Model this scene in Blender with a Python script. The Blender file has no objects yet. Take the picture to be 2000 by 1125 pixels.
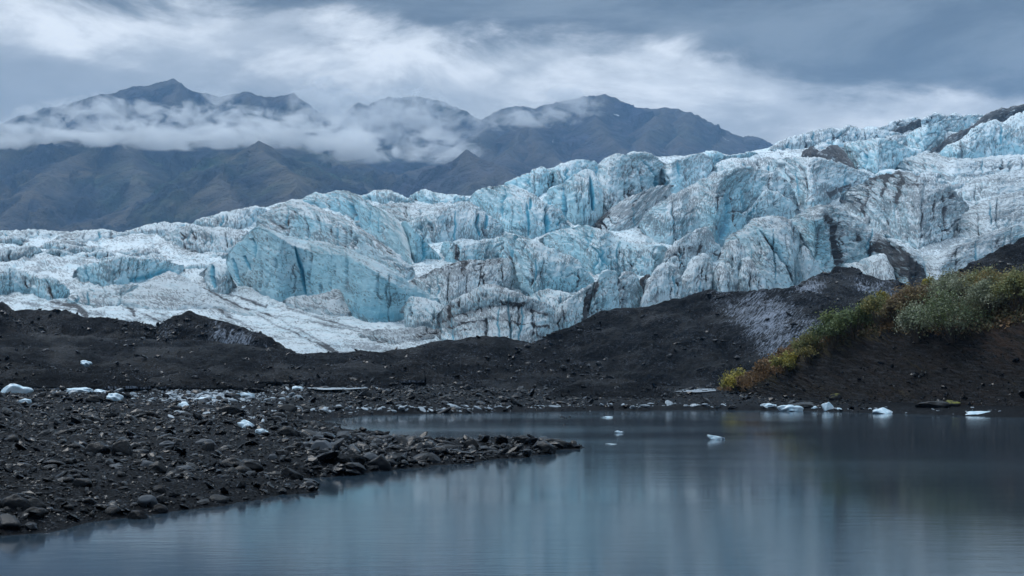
import bpy, math
import numpy as np

# ------------------------------------------------------------------ camera, sky, sun, exposure
SC = bpy.context.scene
COL = SC.collection
F, CX, CY, HORIZON = 2778.0, 1000.0, 562.5, 735.0      # focal length, centre and horizon row of the 2000 px wide photograph
CAM_H = 2.2
PITCH = math.atan((HORIZON - CY) / F)
cam_d = bpy.data.cameras.new('camera')
cam = bpy.data.objects.new('camera', cam_d)
COL.objects.link(cam)
cam_d.sensor_width = 36.0
cam_d.lens = 36.0 * F / 2000.0
cam_d.clip_start = 0.1
cam_d.clip_end = 60000.0
cam.location = (0, 0, CAM_H)
cam.rotation_euler = (math.pi / 2 + PITCH, 0, 0)
SC.camera = cam
SC.view_settings.view_transform = 'Standard'
SC.view_settings.look = 'None'
SC.view_settings.gamma = 1.0
SC.view_settings.use_curve_mapping = False
SC.view_settings.exposure = 0.12
SC.cycles.use_denoising = True
SC.cycles.max_bounces = 9
SC.cycles.diffuse_bounces = 3
SC.cycles.glossy_bounces = 3
SC.cycles.transmission_bounces = 2
SC.cycles.volume_bounces = 6
SC.cycles.volume_max_steps = 96
SC.cycles.caustics_reflective = False
SC.cycles.caustics_refractive = False

SUN_EL, SUN_AZ = 55.0, 312.0                             # high soft light from the left, beyond the ice


class NT:
    """tiny helper for node trees"""
    def __init__(s, tree):
        s.t = tree
        s.n = tree.nodes
        s.l = tree.links

    def add(s, kind, props=None, **inp):
        nd = s.n.new(kind)
        for k, v in (props or {}).items():
            setattr(nd, k, v)
        for k, v in inp.items():
            s.put(nd, k, v)
        return nd

    def put(s, nd, k, v):
        key = int(k[1:]) if k[0] == 'i' and k[1:].isdigit() else k
        sock = nd.inputs[key]
        if isinstance(v, bpy.types.NodeSocket):
            s.l.new(v, sock)
        elif isinstance(v, bpy.types.Node):
            s.l.new(v.outputs[0], sock)
        else:
            sock.default_value = v

    def math(s, op, a, b=None, c=None, clamp=False):
        nd = s.n.new('ShaderNodeMath')
        nd.operation = op
        nd.use_clamp = clamp
        s.put(nd, 'i0', a)
        if b is not None:
            s.put(nd, 'i1', b)
        if c is not None:
            s.put(nd, 'i2', c)
        return nd.outputs[0]

    def vmath(s, op, a, b=None):
        nd = s.n.new('ShaderNodeVectorMath')
        nd.operation = op
        s.put(nd, 'i0', a)
        if b is not None:
            s.put(nd, 'i1', b)
        return nd.outputs[0]

    def rng(s, v, a, b, c=0.0, d=1.0, smooth=True):
        nd = s.n.new('ShaderNodeMapRange')
        nd.interpolation_type = 'SMOOTHSTEP' if smooth else 'LINEAR'
        s.put(nd, 'Value', v)
        nd.inputs['From Min'].default_value = a
        nd.inputs['From Max'].default_value = b
        nd.inputs['To Min'].default_value = c
        nd.inputs['To Max'].default_value = d
        return nd.outputs['Result']

    def mix(s, f, a, b):
        nd = s.n.new('ShaderNodeMix')
        nd.data_type = 'RGBA'
        s.put(nd, 'i0', f)
        for k, v in ((6, a), (7, b)):
            if isinstance(v, tuple) and len(v) == 3:
                v = v + (1.0,)
            s.put(nd, 'i%d' % k, v)
        return nd.outputs[2]

    def noise(s, vec, scale, detail=4.0, rough=0.55, dist=0.0, lac=2.0):
        nd = s.n.new('ShaderNodeTexNoise')
        s.put(nd, 'Vector', vec)
        nd.inputs['Scale'].default_value = scale
        nd.inputs['Detail'].default_value = detail
        nd.inputs['Roughness'].default_value = rough
        nd.inputs['Distortion'].default_value = dist
        nd.inputs['Lacunarity'].default_value = lac
        return nd.outputs[0]

    def mapping(s, vec, scale=(1, 1, 1), rot=(0, 0, 0), loc=(0, 0, 0)):
        nd = s.n.new('ShaderNodeMapping')
        s.put(nd, 'Vector', vec)
        nd.inputs['Scale'].default_value = scale
        nd.inputs['Rotation'].default_value = rot
        nd.inputs['Location'].default_value = loc
        return nd.outputs[0]


def build_world():
    w = bpy.data.worlds.new('World')
    SC.world = w
    w.use_nodes = True
    T = NT(w.node_tree)
    T.n.clear()
    sky = T.add('ShaderNodeTexSky', dict(sky_type='NISHITA', sun_disc=False))
    sky.sun_elevation = math.radians(SUN_EL)
    sky.sun_rotation = math.radians(SUN_AZ)
    tc = T.add('ShaderNodeTexCoord').outputs['Generated']
    sx = T.add('ShaderNodeSeparateXYZ', i0=tc)
    x, y, z = sx.outputs
    # cloud sheets seen in perspective: azimuth and elevation of the direction
    az = T.math('ARCTAN2', x, y)
    el = T.math('ARCSINE', z)
    cv = T.add('ShaderNodeCombineXYZ', X=az, Y=el).outputs[0]
    warp = T.noise(T.mapping(cv, (3.2, 8.0, 1)), 1.8, 7, 0.6, 0.4)
    warp2 = T.noise(T.mapping(cv, (5.0, 12.0, 1), loc=(7, 3, 0)), 1.6, 6, 0.6, 0.3)
    # a pale break in the cloud, sloping down to the right just above the far range
    centre = T.math('MULTIPLY_ADD', az, -0.12, 0.213)
    off = T.math('SUBTRACT', el, centre)
    off = T.math('ADD', off, T.math('MULTIPLY_ADD', warp, 0.18, -0.09))
    band = T.math('POWER', 2.718, T.math('MULTIPLY', T.math('POWER', T.math('DIVIDE', off, 0.021), 2.0), -1.0))
    up = T.rng(off, -0.005, 0.035)                         # the heavier sheet above it
    streak = T.noise(T.mapping(cv, (2.0, 8.0, 1), rot=(0, 0, 0.18)), 2.4, 7, 0.6, 0.5)
    lump = T.noise(T.mapping(cv, (3.0, 7.0, 1), loc=(2, 5, 0)), 1.7, 5, 0.55, 0.3)
    lowc = T.mix(T.rng(lump, 0.3, 0.7), (0.245, 0.285, 0.33), (0.40, 0.45, 0.50))
    upc = T.mix(T.rng(streak, 0.36, 0.64), (0.085, 0.108, 0.132), (0.19, 0.228, 0.262))
    c = T.mix(up, lowc, upc)
    c = T.mix(T.math('MULTIPLY', band, T.rng(warp2, 0.36, 0.60, 0.30, 1.0)), c, (0.80, 0.84, 0.875))
    # an overcast dome is brighter overhead than near the horizon
    dome = T.math('MULTIPLY_ADD', T.math('MAXIMUM', z, 0.0), 2.3, 0.95)
    dome = T.math('SUBTRACT', dome, T.rng(z, 0.0, 0.3, 0.0, 0.3))
    over = T.rng(el, 0.30, 0.62)
    c = T.mix(over, c, (0.415, 0.495, 0.57))
    c10 = T.vmath('SCALE', c)
    nd = c10.node
    T.put(nd, 'Scale', T.math('MULTIPLY', dome, 10.0))
    col = T.mix(0.93, sky.outputs[0], c10)
    bg = T.add('ShaderNodeBackground', Color=col, Strength=0.1)
    out = T.add('ShaderNodeOutputWorld')
    T.l.new(bg.outputs[0], out.inputs['Surface'])


build_world()
sun_d = bpy.data.lights.new('sun', 'SUN')
sun_d.energy = 1.3
sun_d.angle = math.radians(25)
sun_d.color = (1.0, 0.99, 0.975)
sun = bpy.data.objects.new('sun', sun_d)
COL.objects.link(sun)
sun.rotation_euler = (math.radians(90 - SUN_EL), 0, math.radians(180 - SUN_AZ + 0.0))
sun.location = (-50, -50, 80)

# ------------------------------------------------------------------ helpers
RNG = np.random.default_rng(7)
_ga = np.arange(16) / 16.0 * 2 * np.pi
_GX, _GY = np.cos(_ga), np.sin(_ga)


def pn(x, y, seed=0):
    """2-D gradient noise, about -0.7..0.7"""
    x = np.asarray(x, float)
    y = np.asarray(y, float)
    xi = np.floor(x).astype(np.int64)
    yi = np.floor(y).astype(np.int64)
    fx, fy = x - xi, y - yi
    u = fx * fx * fx * (fx * (fx * 6 - 15) + 10)
    v = fy * fy * fy * (fy * (fy * 6 - 15) + 10)

    def g(ix, iy, dx, dy):
        h = (ix * 374761393 + iy * 668265263 + seed * 974711) & 0xffffffff
        h = ((h ^ (h >> 13)) * 1274126177) & 0xffffffff
        h = (h ^ (h >> 16)) & 15
        return _GX[h] * dx + _GY[h] * dy
    a = g(xi, yi, fx, fy)
    b = g(xi + 1, yi, fx - 1, fy)
    c = g(xi, yi + 1, fx, fy - 1)
    d = g(xi + 1, yi + 1, fx - 1, fy - 1)
    return (a + (b - a) * u) + ((c + (d - c) * u) - (a + (b - a) * u)) * v


def fbm(x, y, seed=0, octs=4, gain=0.5):
    s, a, f = 0.0, 1.0, 1.0
    for k in range(octs):
        s = s + a * pn(x * f, y * f, seed + 17 * k)
        a *= gain
        f *= 2.03
    return s


def ridged(x, y, seed=0, octs=4, gain=0.5):
    s, a, f = 0.0, 1.0, 1.0
    for k in range(octs):
        s = s + a * (1 - 2.2 * np.abs(pn(x * f, y * f, seed + 31 * k)))
        a *= gain
        f *= 2.07
    return s


def sstep(x, a, b):
    t = np.clip((np.asarray(x, float) - a) / (b - a), 0, 1)
    return t * t * (3 - 2 * t)


_cp, _sp = math.cos(PITCH), math.sin(PITCH)


def slope_of(px, py):
    """direction per metre of forward distance: x and z"""
    xc = (np.asarray(px, float) - CX) / F
    yc = (CY - np.asarray(py, float)) / F
    Y = _cp - yc * _sp
    Z = _sp + yc * _cp
    return xc / Y, Z / Y


def at(px, py, d):
    """point at forward distance d that the photograph shows at (px, py)"""
    sx, sz = slope_of(px, py)
    d = np.asarray(d, float) + 0 * sx
    return np.stack([sx * d, d, CAM_H + sz * d], -1)


def ground_hit(px, py, z=0.0):
    sx, sz = slope_of(px, py)
    d = (z - CAM_H) / sz
    return np.stack([sx * d, d + 0 * sx, z + 0 * sx], -1)


def smooth1(a, w):
    if w < 1 or len(a) < 4:
        return a
    w = int(min(w, len(a) // 2))
    k = np.hanning(2 * w + 3)[1:-1]
    k /= k.sum()
    p = np.concatenate([2 * a[0] - a[1:w + 1][::-1], a, 2 * a[-1] - a[-w - 1:-1][::-1]])
    return np.convolve(p, k, 'valid')


def link(o, parent=None):
    COL.objects.link(o)
    if parent is not None:
        o.parent = parent
    return o


def tag(o, label=None, cat=None, group=None, kind=None):
    if label:
        o['label'] = label
    if cat:
        o['category'] = cat
    if group:
        o['group'] = group
    if kind:
        o['kind'] = kind
    return o


def mesh_np(name, V, Fc, mat=None, parent=None, smooth=True, attrs=None, uv=None, loop_col=None):
    V = np.asarray(V, np.float32).reshape(-1, 3)
    Fc = np.asarray(Fc, np.int32)
    n, k = Fc.shape
    me = bpy.data.meshes.new(name)
    me.vertices.add(len(V))
    me.vertices.foreach_set('co', V.ravel())
    me.loops.add(n * k)
    me.loops.foreach_set('vertex_index', Fc.ravel())
    me.polygons.add(n)
    me.polygons.foreach_set('loop_start', np.arange(0, n * k, k, dtype=np.int32))
    me.polygons.foreach_set('loop_total', np.full(n, k, np.int32))
    me.update(calc_edges=True)
    me.polygons.foreach_set('use_smooth', np.full(n, bool(smooth)))
    for nm, arr in (attrs or {}).items():
        arr = np.asarray(arr, np.float32)
        if arr.ndim == 2:
            a = me.color_attributes.new(nm, 'FLOAT_COLOR', 'POINT')
            if arr.shape[1] == 3:
                arr = np.concatenate([arr, np.ones((len(arr), 1), np.float32)], 1)
            a.data.foreach_set('color', arr.ravel())
        else:
            a = me.attributes.new(nm, 'FLOAT', 'POINT')
            a.data.foreach_set('value', arr.ravel())
    if uv is not None:
        a = me.attributes.new('flow', 'FLOAT_VECTOR', 'POINT')
        a.data.foreach_set('vector', np.asarray(uv, np.float32).ravel())
    if mat is not None:
        me.materials.append(mat)
    o = bpy.data.objects.new(name, me)
    link(o, parent)
    return o


def grid_faces(nr, nc, keep=None):
    i = np.arange(nr * nc).reshape(nr, nc)
    f = np.stack([i[:-1, :-1], i[:-1, 1:], i[1:, 1:], i[1:, :-1]], -1)
    if keep is not None:
        return f[keep]
    return f.reshape(-1, 4)


def grid_normals(P):
    du = np.gradient(P, axis=1)
    dv = np.gradient(P, axis=0)
    n = np.cross(du, dv)
    n /= np.linalg.norm(n, axis=-1, keepdims=True) + 1e-9
    return n


def seg_dist(px, py, pts):
    """distance to a polyline and the fraction along it"""
    pts = np.asarray(pts, float)
    best = np.full(np.shape(px), 1e9)
    frac = np.zeros(np.shape(px))
    ln = np.linalg.norm(np.diff(pts, axis=0), axis=1)
    cum = np.concatenate([[0], np.cumsum(ln)])
    for k in range(len(pts) - 1):
        a, b = pts[k], pts[k + 1]
        ab = b - a
        t = np.clip(((px - a[0]) * ab[0] + (py - a[1]) * ab[1]) / (ab @ ab + 1e-9), 0, 1)
        dd = np.hypot(px - a[0] - t * ab[0], py - a[1] - t * ab[1])
        m = dd < best
        best = np.where(m, dd, best)
        frac = np.where(m, (cum[k] + t * ln[k]) / cum[-1], frac)
    return best, frac


# ------------------------------------------------------------------ materials
def new_mat(name):
    m = bpy.data.materials.new(name)
    m.use_nodes = True
    T = NT(m.node_tree)
    b = T.n['Principled BSDF']
    return m, T, b


def attr(T, name):
    nd = T.n.new('ShaderNodeAttribute')
    nd.attribute_name = name
    return nd


def mat_ice():
    m, T, b = new_mat('glacier_ice')
    d = T.add('ShaderNodeSeparateColor', i0=attr(T, 'ice').outputs['Color'])
    blue, deb, deep = d.outputs  # deb carries dirt plus the gap shade coloured in between domes
    fl = attr(T, 'flow').outputs['Vector']               # metres-like surface coordinates, scaled per ice mass
    patch = T.noise(fl, 0.022, 3, 0.6)
    patch2 = T.noise(T.mapping(fl, loc=(40, 7, 3)), 0.05, 4, 0.6)
    # dirt lodged in small cracks: short dashes running down the slope
    dash = T.noise(T.mapping(fl, (0.46, 0.10, 1), rot=(0, 0, 0.55)), 1.0, 2, 0.6, 0.5)
    dash2 = T.noise(T.mapping(fl, (0.36, 0.07, 1), rot=(0, 0, -0.4), loc=(9, 4, 1)), 1.0, 3, 0.65, 0.5)
    vein = T.noise(T.mapping(fl, (0.035, 0.02, 1), loc=(3, 8, 5)), 1.0, 5, 0.6, 1.2)
    vein = T.math('ABSOLUTE', T.math('SUBTRACT', vein, 0.5))
    dirty = T.math('ADD', T.rng(patch, 0.32, 0.68, -0.1, 0.9, False), T.math('MULTIPLY', deb, 0.75))
    k1 = T.rng(T.math('ADD', dash, T.math('MULTIPLY_ADD', dirty, 0.20, -0.10)), 0.57, 0.62)
    k2 = T.rng(T.math('ADD', dash2, T.math('MULTIPLY_ADD', dirty, 0.22, -0.11)), 0.575, 0.64)
    run = T.noise(T.mapping(fl, (0.24, 0.010, 1), loc=(2, 6, 3)), 1.0, 4, 0.7, 0.3)
    k4 = T.math('MULTIPLY', T.rng(T.math('ADD', run, T.math('MULTIPLY_ADD', dirty, 0.14, -0.07)), 0.60, 0.68), T.rng(dash2, 0.34, 0.55))
    k3 = T.math('MULTIPLY', T.rng(vein, 0.0, 0.012, 1.0, 0.0), T.rng(patch2, 0.40, 0.55))
    dirt = T.math('MAXIMUM', T.math('MAXIMUM', T.math('MULTIPLY', k1, 0.62), T.math('MULTIPLY', k2, 0.62)), T.math('MAXIMUM', T.math('MULTIPLY', k3, 0.85), T.math('MULTIPLY', k4, 0.8)))
    dirt = T.math('MULTIPLY', dirt, T.math('SUBTRACT', 1.0, T.math('MULTIPLY', deep, 0.8)))
    brk = T.noise(T.mapping(fl, (0.11, 0.07, 1), loc=(1, 2, 9)), 1.0, 6, 0.75, 0.6)
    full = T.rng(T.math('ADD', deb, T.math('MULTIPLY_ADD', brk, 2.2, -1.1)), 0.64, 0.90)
    bl = T.math('ADD', blue, T.math('MULTIPLY_ADD', patch2, 0.9, -0.45), clamp=True)
    c = T.mix(patch, (0.77, 0.88, 0.94), (0.86, 0.92, 0.95))
    c = T.mix(bl, c, (0.38, 0.73, 0.86))
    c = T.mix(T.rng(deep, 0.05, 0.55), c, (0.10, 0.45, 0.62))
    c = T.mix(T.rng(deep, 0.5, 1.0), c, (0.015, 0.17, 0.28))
    grey = T.mix(dash, (0.022, 0.033, 0.048), (0.085, 0.115, 0.155))
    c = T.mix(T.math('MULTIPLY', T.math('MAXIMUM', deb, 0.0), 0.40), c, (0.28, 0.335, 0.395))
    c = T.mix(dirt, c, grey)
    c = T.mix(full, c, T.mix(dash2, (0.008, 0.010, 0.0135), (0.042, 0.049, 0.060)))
    T.put(b, 'Base Color', c)
    b.inputs['Roughness'].default_value = 0.55
    b.inputs['Specular IOR Level'].default_value = 0.35
    h = T.math('ADD', T.noise(fl, 0.45, 5, 0.65), T.math('MULTIPLY', dirt, -0.5))
    bump = T.add('ShaderNodeBump', Height=h, Strength=0.9, Distance=1.1)
    T.put(b, 'Normal', bump.outputs[0])
    return m


def mat_moraine():
    m, T, b = new_mat('moraine_debris')
    d = T.add('ShaderNodeSeparateColor', i0=attr(T, 'ice').outputs['Color'])
    frost, brown, _ = d.outputs
    fl = attr(T, 'flow').outputs['Vector']
    fine = T.noise(T.mapping(fl, (1, 0.7, 1)), 0.24, 5, 0.75)
    mid = T.noise(fl, 0.07, 4, 0.65)
    big = T.noise(fl, 0.02, 3, 0.5)
    speck = T.rng(T.noise(T.mapping(fl, (1.0, 1.3, 1), loc=(5, 5, 5), rot=(0, 0, 0.4)), 0.34, 3, 0.75), 0.57, 0.66)
    streak = T.noise(T.mapping(fl, (0.24, 0.045, 1), rot=(0, 0, 0.3)), 1.0, 7, 0.82, 0.4)
    c = T.mix(T.rng(fine, 0.3, 0.7), (0.0010, 0.0013, 0.0019), (0.010, 0.012, 0.0150))
    c = T.mix(T.rng(mid, 0.42, 0.62, 0, 0.85), c, (0.0025, 0.003, 0.004))
    c = T.mix(T.math('MULTIPLY', brown, T.rng(big, 0.35, 0.6)), c, (0.017, 0.0165, 0.0175))
    c = T.mix(T.math('MULTIPLY', speck, T.rng(big, 0.42, 0.6, 0.22, 0.75)), c, (0.17, 0.20, 0.25))
    fr = T.rng(T.math('ADD', streak, T.math('MULTIPLY_ADD', frost, 0.34, -0.13)), 0.49, 0.64)
    fr = T.math('MULTIPLY', fr, T.rng(frost, 0.06, 0.45, 0.10, 1.0))
    fr = T.math('MULTIPLY', fr, T.rng(fine, 0.28, 0.52))
    c = T.mix(T.math('MULTIPLY', fr, 0.85), c, T.mix(mid, (0.14, 0.17, 0.22), (0.40, 0.45, 0.54)))
    T.put(b, 'Base Color', c)
    b.inputs['Roughness'].default_value = 0.5
    T.put(b, 'Specular IOR Level', T.rng(T.noise(fl, 0.012, 4, 0.6), 0.45, 0.68, 0.01, 0.07))
    bump = T.add('ShaderNodeBump', Height=T.math('ADD', fine, mid), Strength=0.9, Distance=0.35)
    T.put(b, 'Normal', bump.outputs[0])
    return m


def mat_gravel():
    m, T, b = new_mat('wet_black_gravel')
    g = T.add('ShaderNodeNewGeometry').outputs['Position']
    n1 = T.noise(g, 9.0, 5, 0.7)
    n2 = T.noise(g, 0.7, 4, 0.6)
    v = T.add('ShaderNodeTexVoronoi', Vector=g, Scale=16.0)
    c = T.mix(n1, (0.0010, 0.0014, 0.0021), (0.0055, 0.0073, 0.0105))
    c = T.mix(T.math('MULTIPLY', T.rng(n2, 0.35, 0.7), 0.6), c, (0.004, 0.0045, 0.0055))
    sp = T.add('ShaderNodeSeparateColor', i0=v.outputs['Color'])
    c = T.mix(T.rng(sp.outputs[0], 0.88, 1.0, 0, 0.5), c, (0.06, 0.068, 0.08))
    T.put(b, 'Base Color', c)
    b.inputs['Roughness'].default_value = 0.55
    b.inputs['Specular IOR Level'].default_value = 0.03
    bump = T.add('ShaderNodeBump', Height=T.math('ADD', n1, T.math('MULTIPLY', v.outputs['Distance'], 0.8)), Strength=0.9, Distance=0.06)
    T.put(b, 'Normal', bump.outputs[0])
    return m


def mat_stone(name, lo, hi, rough=0.45, spots=0.0, moss=None):
    m, T, b = new_mat(name)
    tc = T.add('ShaderNodeTexCoord').outputs['Object']
    oi = T.add('ShaderNodeObjectInfo')
    a = attr(T, 'tone').outputs['Fac']
    n = T.noise(tc, 3.0, 5, 0.65)
    n2 = T.noise(T.mapping(tc, loc=(3, 1, 4)), 14.0, 3, 0.6)
    r = T.math('ADD', T.math('MULTIPLY', oi.outputs['Random'], 0.6), a, clamp=True)
    c = T.mix(T.math('MULTIPLY_ADD', n, 0.5, T.math('MULTIPLY', r, 0.5)), lo, hi)
    if spots:
        c = T.mix(T.math('MULTIPLY', T.rng(n2, 0.5, 0.66), spots), c, (0.035, 0.035, 0.038))
    if moss:
        nz = T.add('ShaderNodeSeparateXYZ', i0=T.add('ShaderNodeNewGeometry').outputs['Normal']).outputs[2]
        c = T.mix(T.math('MULTIPLY', T.rng(nz, 0.35, 0.85), T.rng(n, 0.38, 0.55)), c, moss)
    T.put(b, 'Base Color', c)
    b.inputs['Roughness'].default_value = rough
    b.inputs['Specular IOR Level'].default_value = 0.16
    bump = T.add('ShaderNodeBump', Height=T.math('ADD', n, T.math('MULTIPLY', n2, 0.4)), Strength=0.7, Distance=0.03)
    T.put(b, 'Normal', bump.outputs[0])
    return m


def mat_berg():
    m, T, b = new_mat('clear_ice')
    tc = T.add('ShaderNodeTexCoord').outputs['Object']
    n = T.noise(tc, 2.2, 4, 0.6)
    c = T.mix(T.rng(n, 0.35, 0.65), (0.42, 0.60, 0.70), (0.68, 0.77, 0.84))
    T.put(b, 'Base Color', c)
    b.inputs['Roughness'].default_value = 0.3
    bump = T.add('ShaderNodeBump', Height=T.noise(tc, 7.0, 4, 0.6), Strength=0.6, Distance=0.05)
    T.put(b, 'Normal', bump.outputs[0])
    return m


def mat_water(name, base, rough=0.09):
    m, T, b = new_mat(name)
    g = T.add('ShaderNodeNewGeometry').outputs['Position']
    n1 = T.noise(T.mapping(g, (0.45, 1.8, 1)), 1.1, 5, 0.62)
    n2 = T.noise(T.mapping(g, (0.5, 1.3, 1), loc=(4, 2, 0)), 5.0, 4, 0.6)
    big = T.noise(T.mapping(g, (0.03, 0.08, 1)), 1.0, 3, 0.5)
    T.put(b, 'Base Color', base + (1.0,))
    T.put(b, 'Roughness', T.rng(big, 0.3, 0.7, rough * 0.7, rough * 1.4))
    b.inputs['IOR'].default_value = 1.333
    h = T.math('ADD', T.math('MULTIPLY', n1, 0.6), T.math('MULTIPLY', n2, 0.25))
    h = T.math('MULTIPLY', h, T.rng(big, 0.38, 0.62, 0.15, 1.0))
    bump = T.add('ShaderNodeBump', Height=h, Strength=0.10, Distance=0.06)
    T.put(b, 'Normal', bump.outputs[0])
    return m


def mat_mountain(name, tint):
    m, T, b = new_mat(name)
    g = T.add('ShaderNodeNewGeometry').outputs['Position']
    d = T.add('ShaderNodeSeparateColor', i0=attr(T, 'ice').outputs['Color'])
    snow, gully, ridge = d.outputs
    n1 = T.noise(g, 0.0022, 5, 0.6)
    n2 = T.noise(g, 0.010, 5, 0.65)
    n3 = T.noise(T.mapping(g, loc=(900, 20, 50)), 0.0035, 4, 0.6)
    green, brown, grey = tint
    c = T.mix(T.rng(n1, 0.38, 0.62), green, brown)
    c = T.mix(T.rng(n3, 0.42, 0.60), c, grey)
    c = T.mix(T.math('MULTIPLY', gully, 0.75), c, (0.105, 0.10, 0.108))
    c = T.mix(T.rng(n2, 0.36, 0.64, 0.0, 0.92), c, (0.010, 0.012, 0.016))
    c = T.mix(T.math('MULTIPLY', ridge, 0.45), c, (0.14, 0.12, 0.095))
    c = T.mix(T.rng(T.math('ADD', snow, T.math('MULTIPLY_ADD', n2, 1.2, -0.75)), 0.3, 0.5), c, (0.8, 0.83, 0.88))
    T.put(b, 'Base Color', c)
    b.inputs['Roughness'].default_value = 0.9
    b.inputs['Specular IOR Level'].default_value = 0.1
    bump = T.add('ShaderNodeBump', Height=n2, Strength=1.0, Distance=70.0)
    T.put(b, 'Normal', bump.outputs[0])
    return m


def mat_leaf(name):
    m, T, b = new_mat(name)
    c = attr(T, 'leaf_tint').outputs['Color']
    T.put(b, 'Base Color', c)
    b.inputs['Roughness'].default_value = 0.6
    b.inputs['Specular IOR Level'].default_value = 0.25
    tr = T.add('ShaderNodeBsdfTranslucent', Color=c)
    mx = T.add('ShaderNodeMixShader', i0=0.25, i1=b.outputs[0], i2=tr.outputs[0])
    T.l.new(mx.outputs[0], T.n['Material Output'].inputs['Surface'])
    return m


def mat_plain(name, col, rough=0.8):
    m, T, b = new_mat(name)
    tc = T.add('ShaderNodeTexCoord').outputs['Object']
    n = T.noise(tc, 6.0, 3, 0.6)
    T.put(b, 'Base Color', T.mix(n, tuple(v * 0.7 for v in col), tuple(v * 1.3 for v in col)))
    b.inputs['Roughness'].default_value = rough
    return m


def mat_cloud(name, dens, flat=2.0, thr=0.5):
    m = bpy.data.materials.new(name)
    m.use_nodes = True
    T = NT(m.node_tree)
    T.n.clear()
    tc = T.add('ShaderNodeTexCoord').outputs['Object']
    g = T.add('ShaderNodeNewGeometry').outputs['Position']
    s = T.add('ShaderNodeSeparateXYZ', i0=tc)
    zz = T.math('MAXIMUM', s.outputs[2], T.math('MULTIPLY', s.outputs[2], -flat))
    q = T.add('ShaderNodeCombineXYZ', X=s.outputs[0], Y=s.outputs[1], Z=zz).outputs[0]
    ln = T.n.new('ShaderNodeVectorMath')
    ln.operation = 'LENGTH'
    T.put(ln, 'i0', q)
    r = ln.outputs['Value']
    n = T.noise(T.mapping(g, (1, 1, 1.7), rot=(0, 0.45, 0)), 0.0085, 8, 0.60, 0.9)
    body = T.math('SUBTRACT', 1.0, r)
    f = T.math('ADD', T.math('MULTIPLY', body, 0.9), T.math('MULTIPLY', T.math('SUBTRACT', n, thr), 5.6))
    f = T.math('MULTIPLY', T.rng(f, 0.0, 0.8), T.rng(body, 0.0, 0.30))
    pv = T.add('ShaderNodeVolumePrincipled')
    pv.inputs['Color'].default_value = (1.0, 1.0, 1.0, 1)
    T.put(pv, 'Density', T.math('MULTIPLY', f, dens))
    out = T.add('ShaderNodeOutputMaterial')
    T.l.new(pv.outputs[0], out.inputs['Volume'])
    m.cycles.volume_step_rate = 0.25
    return m


ICE = mat_ice()
MOR = mat_moraine()
GRAV = mat_gravel()
DARK = mat_stone('dark_wet_stone', (0.0010, 0.0014, 0.0021), (0.0062, 0.0084, 0.0122), 0.25)
PALE = mat_stone('pale_grey_stone', (0.040, 0.047, 0.057), (0.115, 0.130, 0.150), 0.45, 0.5)
MOSSY = mat_stone('mossy_stone', (0.012, 0.012, 0.013), (0.06, 0.06, 0.068), 0.5, 0.2, (0.15, 0.15, 0.025))
BERG = mat_berg()
SLUSH = mat_stone('dirty_slush', (0.14, 0.17, 0.20), (0.55, 0.62, 0.68), 0.35, 0.5)
WATER = mat_water('lake_water', (0.026, 0.043, 0.060), 0.085)
LEAF = mat_leaf('willow_leaf')
BARK = mat_plain('willow_bark', (0.06, 0.045, 0.035))

# ------------------------------------------------------------------ the far mountains
def mountain(name, label, spines, px0, px1, d0, d1, mat, k=0.62, seed=1, nr=150, step=2.4, gul=58.0, snow=()):
    cols = np.arange(px0, px1 + step, step)
    ds = np.linspace(d0, d1, nr)
    sx, _ = slope_of(cols, np.full(cols.shape, 400.0))
    D = ds[:, None] + 0 * cols[None, :]
    X = sx[None, :] * D
    wx = X + 110 * fbm(X / 520, D / 520, seed, 4)
    wy = D + 110 * fbm(X / 520, D / 520, seed + 5, 4)
    best = np.full(X.shape, -1e5)
    near = np.full(X.shape, 1e5)
    for sp in spines:
        pts = np.stack([at(a, b, c) for a, b, c in sp])
        for a, b in zip(pts[:-1], pts[1:]):
            ab = (b - a)[:2]
            t = np.clip(((wx - a[0]) * ab[0] + (wy - a[1]) * ab[1]) / (ab @ ab), 0, 1)
            dd = np.hypot(wx - a[0] - t * ab[0], wy - a[1] - t * ab[1])
            zz = a[2] + t * (b[2] - a[2]) - k * dd * (1 - 0.10 * np.minimum(dd / 900, 1.5))
            m = zz > best
            near = np.where(m, dd, near)
            best = np.maximum(best, zz)
    low = sstep(near, 0, 320)
    g = ridged(X / 210 + 0.5 * fbm(X / 300, D / 300, seed + 8, 2), D / 420, seed + 2, 5, 0.52)
    Z = best + gul * low * (g - 0.8) + 15 * ridged(X / 120 + 3, D / 150, seed + 4, 4, 0.55) * (0.25 + 0.75 * low) + 13 * fbm(X / 60, D / 60, seed + 3, 4) * (0.45 + low) - 12
    P = np.stack([X, D, Z], -1)
    sn = np.zeros(X.shape)
    _, szg = slope_of(cols, np.full(cols.shape, 400.0))
    PYI = HORIZON - (Z - CAM_H) / D * F
    for pl in snow:
        dd, fr = seg_dist(np.broadcast_to(cols[None, :], X.shape), PYI, pl[0])
        sn = np.maximum(sn, np.exp(-(dd / pl[1]) ** 2) * pl[2])
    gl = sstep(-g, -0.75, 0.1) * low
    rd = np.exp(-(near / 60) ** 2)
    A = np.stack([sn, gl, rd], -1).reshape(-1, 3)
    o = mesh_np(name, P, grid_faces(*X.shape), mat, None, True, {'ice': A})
    return tag(o, label, 'mountain', None, 'structure')


TL = ((0.026, 0.056, 0.034), (0.095, 0.074, 0.048), (0.036, 0.044, 0.064))
TG = ((0.040, 0.054, 0.056), (0.066, 0.058, 0.070), (0.044, 0.049, 0.080))
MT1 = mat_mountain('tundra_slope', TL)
MT2 = mat_mountain('bare_rock_slope', TG)

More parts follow.
